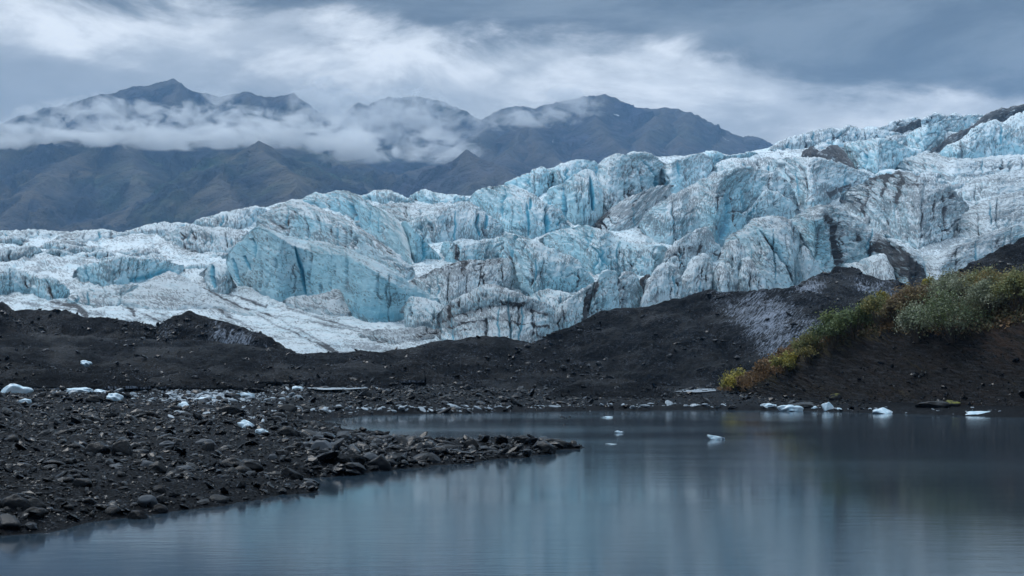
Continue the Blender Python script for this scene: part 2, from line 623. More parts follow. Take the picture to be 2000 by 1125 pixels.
mountain('mountain', 'dark peaked mountain at far left, its flank wrapped in low cloud',
         [[(-90, 262, 6700), (35, 236, 6600), (110, 211, 6600), (170, 195, 6600), (215, 180, 6600), (270, 168, 6600), (325, 152, 6600), (358, 174, 6600),
           (400, 182, 6600), (470, 175, 6600), (508, 188, 6600), (545, 186, 6600), (566, 180, 6600), (600, 205, 6600), (628, 235, 6600), (665, 290, 6500)],
          [(325, 152, 6600), (360, 215, 6200), (420, 250, 5900)], [(215, 180, 6600), (250, 225, 6200), (230, 270, 5900)],
          [(470, 175, 6600), (450, 225, 6200), (470, 260, 6000)], [(566, 180, 6600), (590, 230, 6300)]],
         -130, 690, 5750, 6900, MT2, 0.8, 3)
mountain('mountain', 'blurred rock buttress between the two ranges, half lost in drifting cloud',
         [[(640, 260, 6800), (660, 216, 6800), (690, 197, 6800), (712, 204, 6800), (735, 190, 6900), (800, 186, 7000), (860, 198, 7000), (900, 212, 7000), (960, 240, 7000)],
          [(690, 197, 6800), (720, 235, 6500), (740, 280, 6300)], [(800, 186, 7000), (830, 240, 6600), (800, 290, 6300)],
          [(860, 198, 7000), (890, 240, 6600), (930, 280, 6300)], [(740, 325, 5600), (790, 335, 5400), (850, 320, 5600)]],
         620, 985, 5200, 7200, MT2, 0.85, 9, 150)
mountain('mountain', 'broad bare blue mountain with a pointed summit behind the middle of the glacier',
         [[(930, 225, 6700), (965, 210, 6700), (1000, 207, 6700), (1033, 203, 6700), (1062, 208, 6700), (1100, 198, 6700), (1140, 187, 6700), (1170, 178, 6700),
           (1200, 190, 6700), (1242, 207, 6700), (1290, 204, 6700), (1326, 204, 6700), (1372, 225, 6700), (1430, 254, 6700), (1458, 265, 6700), (1482, 263, 6650), (1508, 281, 6600), (1560, 320, 6500)],
          [(1100, 198, 6700), (1060, 225, 6200), (1036, 240, 5900), (985, 305, 5300)], [(1036, 240, 5900), (1085, 325, 5200)],
          [(1170, 178, 6700), (1165, 240, 6000), (1215, 290, 5500), (1180, 340, 5000)], [(1290, 204, 6700), (1270, 260, 5900), (1225, 320, 5200)],
          [(1326, 204, 6700), (1350, 270, 5900), (1330, 320, 5300)], [(1430, 254, 6700), (1400, 300, 6000)], [(965, 210, 6700), (940, 270, 6000), (960, 320, 5500)]],
         900, 1600, 5000, 7000, MT2, 0.75, 15, 170,
         snow=(([(1000, 256), (985, 270), (979, 296)], 1.6, 0.42), ([(1082, 262), (1078, 285), (1085, 300)], 1.6, 0.4), ([(1160, 220), (1135, 240), (1128, 262)], 1.6, 0.42),
               ([(1408, 262), (1425, 272)], 3, 0.5), ([(1180, 215), (1210, 222)], 3, 0.5), ([(1050, 240), (1080, 240)], 3.0, 0.5)))
mountain('hill', 'greenish brown hillside at left with its top cut off by cloud',
         [[(-120, 262, 5400), (100, 258, 5400), (215, 254, 5300), (330, 268, 5400), (450, 274, 5500), (590, 282, 5500), (650, 298, 5500), (715, 312, 5400), (760, 345, 5300), (815, 395, 5100)],
          [(215, 258, 5300), (150, 300, 5000), (70, 360, 4600), (0, 440, 4200)], [(230, 262, 5300), (290, 330, 4800), (250, 400, 4400), (230, 460, 4100)],
          [(40, 262, 5400), (-40, 330, 4800), (-120, 420, 4200)], [(400, 275, 5500), (430, 320, 5100)], [(650, 298, 5500), (690, 350, 5000), (760, 410, 4700)]],
         -160, 860, 4050, 5700, MT1, 0.6, 21, 170, gul=55)
mountain('hill', 'small pyramid shaped hill standing in front of the cloud at left',
         [[(528, 270, 4750), (505, 283, 4700), (470, 303, 4650), (425, 330, 4600), (370, 352, 4550), (290, 405, 4400), (200, 455, 4200)],
          [(528, 270, 4750), (555, 287, 4750), (590, 312, 4750), (640, 336, 4700), (700, 362, 4700), (790, 410, 4500)],
          [(528, 270, 4750), (535, 320, 4400), (590, 380, 4000), (640, 440, 3700)], [(425, 330, 4600), (450, 390, 4100), (470, 440, 3800)]],
         180, 830, 3650, 4950, MT1, 0.62, 27, 160, gul=42)
mountain('hill', 'dark low hill with a brown crest between cloud and middle ice',
         [[(790, 420, 4500), (845, 360, 4600), (890, 322, 4700), (930, 290, 4800), (975, 312, 4700), (1030, 342, 4600), (1100, 385, 4400)],
          [(930, 290, 4800), (905, 340, 4400), (860, 390, 4100)], [(930, 290, 4800), (960, 350, 4300), (1000, 390, 4000)]],
         760, 1150, 3950, 5000, MT2, 0.62, 33, 150, gul=42)

# ------------------------------------------------------------------ low clouds (volumes) among the mountains
def cloud_puff(px, py, d, rx, ry, rd, mat, label):
    n, mrows = 24, 12
    th = np.linspace(0, 2 * np.pi, n, endpoint=False)
    ph = np.linspace(-0.42, 1.0, mrows)                  # flat-bottomed dome
    V, Fc = [], []
    for v in ph:
        r = math.sqrt(max(1 - v * v, 0.0))
        for t in th:
            V.append((r * math.cos(t), r * math.sin(t), v))
    for i in range(mrows - 1):
        for j in range(n):
            Fc.append((i * n + j, i * n + (j + 1) % n, (i + 1) * n + (j + 1) % n, (i + 1) * n + j))
    V.append((0, 0, -0.42))
    c = len(V) - 1
    for j in range(n):
        Fc.append((j, c, (j + 1) % n, (j + 1) % n))
    me = bpy.data.meshes.new('cloud')
    me.from_pydata(V, [], [tuple(dict.fromkeys(f)) for f in Fc])
    me.materials.append(mat)
    o = bpy.data.objects.new('cloud', me)
    link(o)
    s = d / F
    o.location = at(px, py, d)
    o.scale = (rx * s, rd, ry * s)
    return tag(o, label, 'cloud', 'low clouds lying along the mountains', 'stuff')


CL = mat_cloud('bank_cloud', 0.018, 2.6, 0.53)
CT = mat_cloud('torn_cloud', 0.016, 1.4, 0.58)
CW = mat_cloud('thin_cloud', 0.009, 1.2, 0.53)
cloud_puff(30, 275, 5120, 280, 40, 190, CL, 'flat bottomed cloud bank at the far left edge of the mountains')
cloud_puff(300, 274, 5100, 300, 46, 200, CL, 'long low white cloud strip lying across the left mountain flank')
cloud_puff(200, 240, 5450, 240, 75, 170, CT, 'torn cloud climbing the flank of the far left mountain')
cloud_puff(430, 245, 5450, 190, 80, 170, CT, 'ragged cloud rising under the saddle of the left mountain')
cloud_puff(570, 268, 5150, 190, 62, 190, CL, 'white cloud behind the pyramid shaped hill')
cloud_puff(690, 300, 5100, 115, 56, 190, CL, 'cloud spilling down into the notch right of the pyramid hill')
cloud_puff(690, 262, 5600, 110, 75, 170, CT, 'ragged cloud draped over the foot of the rock buttress')
cloud_puff(855, 300, 5100, 105, 56, 180, CL, 'small white cloud resting in the valley before the rock buttress')
cloud_puff(790, 240, 6000, 200, 90, 200, CW, 'thin veil of mist trailing over the rock buttress')
cloud_puff(630, 205, 6100, 80, 70, 200, CW, 'mist rising in the gap right of the left range')
cloud_puff(1010, 235, 5450, 150, 36, 150, CT, 'wisp of mist on the shoulder left of the pointed summit')
cloud_puff(1110, 208, 6250, 90, 45, 150, CW, 'faint wisp brushing the pointed summit')

# ------------------------------------------------------------------ the glacier
_PY = np.array([150, 200, 250, 300, 350, 400, 450, 500, 550, 600, 650, 700, 760.0])
_PD = np.array([1900, 1650, 1320, 1080, 880, 720, 590, 485, 410, 350, 300, 262, 235.0])


def Dice(py):
    return np.interp(py, _PY, _PD)


glacier = bpy.data.objects.new('glacier', None)
link(glacier)
tag(glacier, 'wide blue and white glacier of broken ice ridges streaked with black dirt', 'glacier', None, 'structure')


def loft(name, rows, slopes=None, back=22, seed=0, lump=3.0, flute=3.2, fine=0.9, blue=0.2, debris=0.0, cracks=(), stains=(), autocr=3,
         mat=None, parent=None, step=1.7, depth=None, skirt=14, sm=4, fscale=20.0, slant=0.0, smoothing=True):
    mat = mat or ICE
    x0, x1 = rows[0][0][0], rows[0][-1][0]
    cols = np.arange(x0, x1 + step * 0.5, step)
    nc = len(cols)
    R = []
    for r in rows:
        r = np.asarray(r, float)
        y = np.interp(cols, r[:, 0], r[:, 1])
        R.append(smooth1(y, sm))
    for i in range(1, len(R)):
        R[i] = np.minimum(R[i], R[i - 1] - 0.05)
    nseg = len(R) - 1
    if slopes is None:
        slopes = [(74, 24)] if nseg == 1 else [(80, 58), (36, 18)]
    d = Dice(R[0]) if depth is None else np.interp(cols, [p[0] for p in depth], [p[1] for p in depth])
    d = smooth1(d, 12)
    dref = d.mean()
    PX, PYr, DD, ZZ, VV = [], [], [], [], []
    V = np.zeros(nc)

    def push(py, dd, z):
        PX.append(cols.copy())
        PYr.append(py.copy())
        DD.append(dd.copy())
        ZZ.append(z.copy())
        VV.append(V.copy())

    def zof(py, dd):
        return CAM_H + slope_of(cols, py)[1] * dd
    if skirt:
        z = zof(R[0] + skirt, d)
        push(R[0], d, z)
        V = V + skirt
    push(R[0], d, zof(R[0], d))
    for i in range(nseg):
        h = R[i] - R[i + 1]
        n = int(max(3, math.ceil(h.max() / (step * 1.05))))
        s0, s1 = slopes[i]
        for k in range(1, n + 1):
            t = (k - 0.5) / n
            sl = math.tan(math.radians(s0 + (s1 - s0) * t ** 1.3))
            te = slope_of(cols, R[i] - h * t)[1]
            dp = h / n
            inc = d * dp / F / np.maximum(sl - te, 0.10)
            d = d + inc
            V = V + np.hypot(dp, inc / d * F)
            py = R[i] - h * (k / n)
            push(py, d, zof(py, d))
    z = ZZ[-1]
    nb = 9
    st = back * dref / F / nb * 2
    s_end = slopes[-1][1]
    for k in range(nb):
        sl = s_end + (-58 - s_end) * ((k + 0.9) / nb) ** 0.4
        d = d + st * math.cos(math.radians(sl))
        z = z + st * math.sin(math.radians(sl))
        V = V + st / dref * F
        push(np.full(nc, -999.0), d, z)
    PX, PYr, DD, ZZ, VV = map(np.stack, (PX, PYr, DD, ZZ, VV))
    VV = VV + 0.0
    sx, _ = slope_of(PX, np.full(PX.shape, 450.0))
    P = np.stack([sx * DD, DD, ZZ], -1)
    N = grid_normals(P)
    N = np.where((N[..., 1:2] > 0) & (N[..., 2:3] < 0.2), -N, N)
    up = N[..., 2]
    steep = 1 - sstep(up, 0.35, 0.85)
    U = PX + slant * VV
    px2m = DD / F
    o1 = seed * 13.7
    wU = U + 9 * fbm(U / 45 + o1, VV / 60, seed + 1, 2)
    dis = lump * (1.0 * fbm(U / 55 + o1, VV / 55, seed, 3) + (0.75 * ridged(U / 48 + o1, VV / 75, seed + 70, 3) - 0.55 if mat is ICE else 0.6 * ridged(U / 60 + o1, VV / 90, seed + 70, 3) - 0.4))
    fl = np.abs(pn(wU / fscale + o1, VV / 150, seed + 2)) * 2.4 - 0.6
    fl2 = np.abs(pn(wU / (fscale * 0.42) + o1, VV / 60, seed + 3)) * 2.4 - 0.6
    dis = dis + flute * (0.35 + 0.65 * steep) * (fl * 1.5 + fl2 * 0.7)
    dis = dis + fine * 1.9 * fbm(U / 8 + o1, VV / 9, seed + 4, 3)
    crease = np.exp(-((fl + 0.6) / 0.16) ** 2) * (0.3 + 0.7 * steep)
    net = np.zeros(P.shape[:2])
    if mat is ICE:
        msk = sstep(fbm(U / 85 + o1, VV / 85, seed + 40, 2), -0.12, 0.22)
        for sc, ww in ((34.0, 0.040), (15.0, 0.055)):
            q1 = np.abs(pn(wU / sc + o1 + 5, VV / (sc * 1.7), seed + 41 + int(sc)))
            net = np.maximum(net, np.exp(-(q1 / ww) ** 2) * msk * (1.0 if sc > 20 else 0.6))
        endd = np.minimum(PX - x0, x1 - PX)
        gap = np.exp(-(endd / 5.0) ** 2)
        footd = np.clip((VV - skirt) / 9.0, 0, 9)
        dis = dis - 5.0 * gap - 3.0 * np.exp(-footd ** 2)  # edges and foot pushed in so neighbouring domes part
        dis = dis - flute * 0.9 * net - flute * 0.35 * ridged(U / 26 + o1, VV / 30, seed + 50, 3) * -1.0
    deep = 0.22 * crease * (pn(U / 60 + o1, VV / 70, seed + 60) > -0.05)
    front = PYr > 0
    crdirt = np.zeros(P.shape[:2])
    rg = np.random.default_rng(seed + 100)
    allcr = [tuple(c) for c in cracks]
    hh = R[0] - R[-1]
    if autocr:
        autocr = int(autocr + (x1 - x0) / 42)
    for k in range(autocr):
        j = rg.integers(int(nc * 0.08), max(int(nc * 0.92), int(nc * 0.08) + 1))
        if hh[j] < 14:
            continue
        a, bb = R[-1][j] + hh[j] * rg.uniform(0.03, 0.4), R[-1][j] + hh[j] * rg.uniform(0.55, 1.0)
        x = cols[j]
        pts = [(x + rg.normal(0, 2.0) - slant * 25 * t, a + (bb - a) * t) for t in np.linspace(0, 1, 5)]
        allcr.append((pts, rg.uniform(1.0, 1.8), rg.uniform(3.0, 7.0), rg.choice([0.05, 0.1, 0.2, 0.55])))
    for c in allcr:
        pts, w, dep = c[0], c[1], c[2]
        bl = c[3] if len(c) > 3 else 0.8
        wob = 1.6 * pn(PYr / 9.0, PX * 0 + seed, seed + 7) + 0.8 * pn(PYr / 3.5, PX * 0 + 3, seed + 8)
        dd, fr = seg_dist(PX + wob, PYr, pts)
        ww = w * (0.35 + 0.9 * np.sin(np.pi * np.clip(fr, 0.0, 1)) ** 0.6)
        gg = np.exp(-(dd / ww) ** 2) * front
        dis = dis - dep * gg
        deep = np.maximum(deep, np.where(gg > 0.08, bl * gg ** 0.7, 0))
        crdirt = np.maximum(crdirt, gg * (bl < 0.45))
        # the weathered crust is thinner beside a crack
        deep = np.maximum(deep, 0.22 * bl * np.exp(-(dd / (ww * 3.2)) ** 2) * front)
    deb = np.full(P.shape[:2], float(debris)) + 0.25 * fbm(U / 70 + o1, VV / 40, seed + 11, 3)
    if mat is ICE:
        deb = deb + 0.36 * crease * sstep(pn(U / 50 + o1, VV / 60, seed + 61), -0.2, 0.3) + 0.45 * net + 0.7 * crdirt + 0.45 * (gap + 0.7 * np.exp(-footd ** 2)) * sstep(pn(U / 22 + o1, VV / 30, seed + 62), -0.25, 0.25) * (skirt == 14)  # furrow and crack dirt; shade at dome ends and feet painted in too
    bluev = np.full(P.shape[:2], float(blue))
    for s in stains:                                     # (kind, polyline, width, amount)
        kind, pts, w, am = s
        dd, fr = seg_dist(PX + 5 * fbm(PX / 14, PYr / 14, seed + 21, 3), PYr + 5 * fbm(PX / 14 + 9, PYr / 14, seed + 22, 3), pts)
        gg = np.exp(-(dd / w) ** 2) * front
        if kind == 'deb':
            deb = deb + am * gg
        elif kind == 'blue':
            bluev = bluev + am * gg
        elif kind == 'deep':
            deep = np.maximum(deep, am * gg)
        elif kind == 'dent':
            dis = dis - am * gg
    P = P + N * (dis * px2m)[..., None]
    N2 = grid_normals(P)
    N2 = np.where((N2[..., 1:2] > 0) & (N2[..., 2:3] < 0.2), -N2, N2)
    st2 = 1 - sstep(N2[..., 2], 0.25, 0.8)
    bluev = bluev - 0.24 + 0.62 * st2 + 0.25 * fbm(U / 60 + o1, VV / 60, seed + 12, 2)
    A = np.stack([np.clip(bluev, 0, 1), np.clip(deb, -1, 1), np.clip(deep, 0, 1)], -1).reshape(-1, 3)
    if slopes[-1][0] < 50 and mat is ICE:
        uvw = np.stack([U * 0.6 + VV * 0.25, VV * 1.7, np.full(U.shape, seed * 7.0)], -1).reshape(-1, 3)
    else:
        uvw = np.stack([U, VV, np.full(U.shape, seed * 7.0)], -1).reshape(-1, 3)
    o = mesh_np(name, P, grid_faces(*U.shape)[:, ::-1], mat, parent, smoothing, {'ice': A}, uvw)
    return o


SKY = [(-160, 458), (0, 453), (60, 450), (115, 451), (130, 455), (165, 450), (205, 450), (240, 456), (290, 442), (325, 438), (370, 439), (395, 428), (440, 418), (480, 409), (515, 408),
       (545, 397), (600, 386), (640, 382), (665, 376), (685, 378), (710, 384), (745, 376), (775, 382), (795, 388), (825, 377), (850, 381), (880, 383), (915, 385), (945, 372), (985, 364),
       (1010, 349), (1060, 334), (1100, 322), (1150, 318), (1168, 322), (1190, 306), (1240, 303), (1290, 307), (1345, 304), (1380, 298), (1440, 305), (1470, 296), (1500, 291), (1520, 278),
       (1545, 270), (1570, 264), (1585, 262), (1600, 253), (1612, 256), (1625, 248), (1640, 252), (1657, 244), (1668, 250), (1682, 254), (1700, 247), (1725, 251), (1745, 239), (1770, 236), (1790, 229),
       (1802, 235), (1830, 221), (1850, 227), (1865, 221), (1882, 228), (1900, 223), (1930, 226), (1945, 217), (1970, 212), (2000, 210), (2160, 196)]


def glacier_body():
    step = 2.2
    cols = np.arange(-160, 2160, step)
    top = np.interp(cols, *np.array(SKY, float).T)
    n = 215
    t = np.linspace(0, 1, n)[:, None]
    py = 735 + (top[None, :] - 735) * t
    D = Dice(py)
    px = np.broadcast_to(cols[None, :], py.shape)
    rise = sstep(np.abs(top - py), 0, 20)
    P = at(px, py, D)
    amp = D / F
    left = 1 - sstep(px, 350, 700) * 0.4
    low = sstep(py, 540, 620) * (1 - sstep(px, 700, 900))       # the smoother white tongue at lower left
    rough = 1.25 - 0.6 * low
    U, V = px, (735 - py) * 3.0
    lumps = 7.0 * ridged(U / 70 + fbm(U / 90, V / 90, 4, 2), V / 130, 3, 4, 0.5) - 5
    lumps = lumps * rough + 2.5 * fbm(U / 14, V / 22, 6, 3) * rough + 1.0 * fbm(U / 7, V / 9, 8, 2)
    P[..., 2] += lumps * amp * (0.25 + 0.75 * rise)
    # far side of the ice drops away behind the skyline
    bk = []
    last = P[-1].copy()
    for k in range(1, 7):
        q = last.copy()
        q[:, 1] += 25 * k
        q[:, 0] *= q[:, 1] / last[:, 1]
        q[:, 2] -= 3.0 * k * k
        bk.append(q)
    P = np.concatenate([P, np.stack(bk)], 0)
    U = np.concatenate([U, np.broadcast_to(cols[None, :], (6, len(cols)))], 0)
    V = np.concatenate([V, V[-1:] + 10 * np.arange(1, 7)[:, None]], 0)
    N = grid_normals(P)
    st = 1 - sstep(np.abs(N[..., 2]), 0.4, 0.9)
    PYf = np.concatenate([py, np.full((6, len(cols)), 0.0)], 0)
    low6 = np.concatenate([low, np.zeros((6, len(cols)))], 0)
    deb = 0.14 - 0.12 * low6 + 0.4 * fbm(U / 90, V / 120, 12, 3) + 0.25 * sstep(U, 1300, 1700)
    deb = deb + 0.5 * sstep(PYf, 655, 690) * sstep(U, 560, 700) * (1 - sstep(U, 820, 900))
    for pts, w, am in (([(100, 592), (150, 600), (170, 620)], 5, 0.7), ([(250, 600), (330, 606), (360, 607), (410, 590)], 3, 0.6), ([(400, 590), (450, 620), (500, 650)], 4, 0.5),
                       ([(420, 565), (480, 590), (520, 600)], 3, 0.5), ([(255, 600), (262, 615)], 4, 0.6), ([(110, 480), (170, 470), (220, 467)], 3, 0.5), ([(0, 470), (55, 474)], 3, 0.5), ([(380, 560), (470, 602), (560, 645), (650, 688)], 2.4, 0.45), ([(300, 612), (420, 650), (560, 692)], 2.4, 0.4), ([(450, 598), (600, 628), (720, 655)], 2.2, 0.4),
                       ([(520, 612), (600, 655), (660, 690)], 2, 0.35), ([(180, 588), (260, 606), (330, 640)], 2.2, 0.4), ([(560, 605), (680, 640), (800, 668)], 2.2, 0.45), ([(10, 590), (90, 600), (200, 618)], 2.2, 0.35), ([(430, 622), (520, 668)], 3.5, 0.4)):
        dd, _ = seg_dist(U, PYf, pts)
        deb = deb + (am + 0.35) * np.exp(-(dd / w) ** 2)
    blue = 0.05 + 0.5 * st + 0.25 * fbm(U / 100, V / 100, 15, 2)
    deep = np.zeros(U.shape)
    A = np.stack([np.clip(blue, 0, 1), np.clip(deb, -1, 1), deep], -1).reshape(-1, 3)
    uvw = np.stack([U * 0.55 + V * 0.25, V * 2.0, np.full(U.shape, 3.0)], -1).reshape(-1, 3)
    mesh_np('ice_field', P, grid_faces(*U.shape), ICE, glacier, True, {'ice': A}, uvw)


glacier_body()
_seed = [10]


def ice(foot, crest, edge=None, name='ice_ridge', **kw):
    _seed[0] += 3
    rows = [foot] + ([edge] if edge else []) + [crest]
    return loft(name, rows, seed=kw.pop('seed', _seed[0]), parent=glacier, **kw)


SOFT = [(40, 16)]
# --- upper right, far
ice([(1640, 312), (1680, 336), (1720, 346), (1760, 332), (1795, 307)], [(1640, 292), (1680, 276), (1720, 270), (1750, 273), (1770, 285), (1785, 297), (1795, 304)], blue=0.45)
ice([(1500, 296), (1540, 296), (1600, 292), (1660, 284), (1730, 280), (1780, 272)], [(1500, 290), (1540, 271), (1570, 264), (1600, 254), (1625, 248), (1640, 254), (1657, 244), (1682, 257), (1705, 250), (1740, 256), (1780, 262)], debris=0.25, blue=0.05, flute=3.5)
ice([(1660, 282), (1700, 278), (1740, 270), (1800, 246)], [(1660, 262), (1690, 256), (1720, 250), (1745, 239), (1770, 235), (1790, 229), (1800, 234)], debris=0.3, blue=0.05)
ice([(1770, 292), (1810, 304), (1850, 282), (1890, 262), (1922, 247)], [(1770, 268), (1800, 250), (1830, 240), (1860, 232), (1890, 227), (1915, 229), (1922, 236)], blue=0.4, flute=3.2)
ice([(1770, 256), (1830, 244), (1880, 236), (1930, 232)], [(1770, 244), (1800, 236), (1830, 221), (1850, 227), (1865, 221), (1882, 228), (1905, 223), (1930, 226)], debris=0.2, blue=0.1)
ice([(1730, 273), (1765, 260), (1790, 248), (1802, 238)], [(1730, 267), (1760, 249), (1785, 238), (1802, 231)], name='debris_band', debris=1.0, blue=0, autocr=0, depth=[(1730, 1180), (1802, 1290)])
ice([(1808, 308), (1850, 300), (1880, 278), (1910, 266), (1940, 244), (1970, 232), (2000, 219), (2110, 200)], [(1808, 304), (1850, 274), (1880, 257), (1905, 246), (1930, 226), (1960, 214), (2000, 206), (2110, 190)],
    name='debris_band', debris=0.95, blue=0, autocr=0, depth=[(1808, 1040), (1900, 1150), (2110, 1350)], slopes=[(45, 20)])
ice([(1834, 312), (1880, 322), (1940, 315), (2000, 312), (2110, 312)], [(1834, 306), (1850, 286), (1870, 278), (1885, 271), (1900, 256), (1920, 243), (1945, 236), (1960, 240), (1985, 226), (2010, 217), (2110, 206)], blue=0.4, flute=3.6, debris=0.05)
ice([(1740, 330), (1800, 345), (1860, 360), (1930, 350), (2000, 345), (2110, 345)], [(1740, 326), (1780, 305), (1830, 300), (1880, 312), (1930, 308), (2000, 303), (2110, 300)], slopes=SOFT, blue=0.15, debris=0.1)
ice([(1562, 312), (1600, 313), (1635, 326), (1677, 339)], [(1562, 306), (1575, 291), (1590, 287), (1605, 296), (1620, 288), (1635, 285), (1650, 294), (1665, 314), (1677, 337)], name='debris_mound', debris=0.95, blue=0, autocr=0, slopes=[(60, 20)])
# --- far middle wall
ice([(982, 371), (1040, 386), (1060, 386), (1087, 370)], [(982, 364), (1010, 346), (1022, 343), (1045, 332), (1060, 328), (1075, 334), (1087, 352)], blue=0.5)
ice([(1058, 372), (1100, 382), (1150, 372), (1177, 350)], [(1058, 342), (1080, 328), (1105, 318), (1140, 313), (1160, 314), (1170, 320), (1177, 336)], blue=0.4)
ice([(1163, 442), (1190, 446), (1220, 440), (1250, 418), (1290, 392), (1342, 362)], [(1163, 352), (1170, 325), (1185, 306), (1205, 300), (1225, 303), (1240, 298), (1260, 298), (1285, 309), (1300, 322), (1320, 330), (1342, 342)],
    blue=0.25, debris=0.12, flute=3.4, cracks=[([(1255, 310), (1268, 326), (1284, 345)], 2, 5, 0.5), ([(1284, 345), (1287, 365), (1283, 385)], 2.4, 6, 0.6)])
ice([(1053, 407), (1085, 427), (1110, 445), (1140, 447), (1178, 446)], [(1053, 401), (1075, 370), (1095, 360), (1110, 350), (1130, 338), (1150, 330), (1160, 332), (1170, 348), (1178, 362)],
    blue=0.4, flute=3.6, slopes=[(82, 35)], cracks=[([(1098, 368), (1102, 395), (1100, 420), (1106, 440)], 2.6, 9, 0.95), ([(1154, 343), (1156, 380), (1158, 412)], 2.4, 8, 0.95), ([(1127, 358), (1125, 400)], 1.8, 5, 0.3)])
ice([(1275, 382), (1310, 402), (1350, 378), (1395, 342)], [(1275, 346), (1300, 320), (1330, 310), (1350, 304), (1375, 299), (1393, 310), (1395, 326)], blue=0.25, cracks=[([(1327, 314), (1329, 345)], 2.2, 6, 0.7), ([(1285, 350), (1286, 378)], 2.2, 6, 0.6)])
ice([(1355, 320), (1400, 325), (1425, 315), (1480, 306)], [(1355, 303), (1375, 300), (1390, 294), (1405, 297), (1420, 304), (1445, 303), (1480, 296)], blue=0.4, autocr=1)
ice([(1158, 448), (1200, 458), (1250, 452), (1315, 402)], [(1158, 440), (1180, 418), (1210, 397), (1240, 382), (1280, 366), (1315, 360)], slopes=[(52, 22)], debris=0.35, blue=0.05, slant=-0.5,
    stains=[('deb', [(1163, 440), (1175, 425), (1185, 418)], 7, 0.8)])
# --- upper left small domes
ice([(-160, 474), (0, 472), (60, 469), (140, 461)], [(-160, 457), (0, 453), (60, 449), (110, 451), (140, 457)], slopes=SOFT, blue=0.3)
ice([(110, 470), (170, 474), (240, 466), (262, 458)], [(110, 460), (140, 453), (165, 449), (205, 449), (240, 455), (262, 457)], slopes=SOFT, blue=0.05)
ice([(236, 458), (300, 464), (350, 462), (402, 456)], [(236, 456), (270, 447), (290, 440), (325, 436), (370, 437), (402, 444)], slopes=[(55, 18)], blue=0.05)
ice([(373, 441), (420, 448), (470, 450), (522, 440)], [(373, 438), (400, 423), (445, 414), (460, 411), (480, 405), (505, 404), (522, 409)], slopes=[(60, 20)], blue=0.1, debris=0.15)
ice([(318, 472), (360, 486), (420, 500), (480, 505), (512, 470)], [(318, 458), (360, 444), (400, 442), (440, 446), (480, 453), (512, 462)], slopes=[(60, 18)], debris=0.25, blue=0.05, flute=3.6)
ice([(698, 392), (750, 400), (817, 400)], [(698, 386), (720, 378), (748, 371), (775, 378), (800, 387), (817, 394)], blue=0.3)
ice([(793, 393), (830, 404), (880, 408), (925, 402)], [(793, 388), (810, 378), (828, 371), (850, 377), (880, 380), (910, 383), (925, 391)], blue=0.45)
ice([(740, 420), (800, 440), (860, 440), (910, 425)], [(740, 402), (780, 395), (830, 400), (870, 402), (910, 404)], slopes=SOFT, blue=0.1, debris=0.2)
# --- middle row
ice([(588, 402), (640, 414), (670, 424), (695, 444), (740, 484), (780, 508), (809, 527)], [(588, 393), (605, 380), (615, 376), (632, 380), (645, 374), (668, 370), (685, 375), (705, 384), (730, 402), (755, 415), (780, 432), (790, 458), (800, 490), (809, 523)],
    edge=[(588, 397), (640, 396), (660, 388), (682, 396), (727, 413), (750, 440), (780, 470), (809, 524)], blue=0.45, flute=2.2, stains=[('deep', [(684, 402), (690, 420), (700, 440)], 6, 0.6), ('blue', [(690, 408), (725, 418)], 16, 0.6)],
    cracks=[([(684, 402), (692, 425), (700, 442)], 3, 9, 0.8)])
ice([(788, 472), (850, 482), (900, 474), (940, 470), (970, 468), (990, 459)], [(788, 442), (830, 415), (870, 403), (905, 395), (925, 398), (948, 416), (965, 428), (980, 441), (990, 456)], blue=0.25, debris=0.15, flute=3.2,
    cracks=[([(935, 418), (930, 438), (938, 462)], 2.4, 7, 0.85), ([(951, 418), (950, 446)], 2.2, 7, 0.8)])
ice([(910, 402), (950, 428), (985, 458), (1030, 465), (1070, 465), (1119, 449)], [(910, 393), (925, 378), (945, 368), (965, 365), (985, 362), (1005, 363), (1025, 370), (1045, 382), (1060, 395), (1072, 403), (1082, 399), (1095, 412), (1105, 430), (1119, 446)],
    blue=0.45, flute=3.2, cracks=[([(1028, 398), (1033, 432), (1031, 460)], 2.2, 6, 0.7), ([(1066, 405), (1070, 435), (1068, 462)], 2.4, 7, 0.85), ([(1037, 388), (1035, 410)], 2.2, 5, 0.7), ([(1000, 410), (998, 450)], 1.6, 4, 0.4)])
ice([(776, 462), (790, 495), (805, 526), (830, 512), (870, 514)], [(776, 452), (784, 436), (790, 429), (800, 440), (815, 455), (830, 472), (850, 490), (870, 512)], blue=0.65, flute=1.2, lump=1.5, slopes=[(86, 60)], autocr=0,
    cracks=[([(779, 445), (783, 470), (796, 500), (805, 522)], 2.4, 6, 0.7), ([(826, 468), (829, 488), (828, 508)], 2.6, 8, 0.9)])
ice([(858, 505), (870, 512), (892, 516)], [(858, 492), (866, 474), (878, 470), (888, 474), (892, 490)], blue=0.55, autocr=1, slopes=[(80, 40)])
ice([(1056, 484), (1100, 505), (1130, 518), (1160, 548), (1200, 540), (1250, 545), (1290, 545), (1308, 505)], [(1056, 463), (1090, 450), (1115, 443), (1140, 440), (1165, 446), (1190, 452), (1210, 465), (1235, 477), (1270, 478), (1300, 480), (1308, 492)],
    blue=0.5, flute=2.6, slopes=[(70, 22)], cracks=[([(1155, 452), (1155, 485)], 1.6, 4, 0.5), ([(1155, 480), (1175, 500), (1190, 522)], 2.0, 5, 0.5), ([(1172, 498), (1160, 520), (1158, 540)], 2, 5, 0.6)])
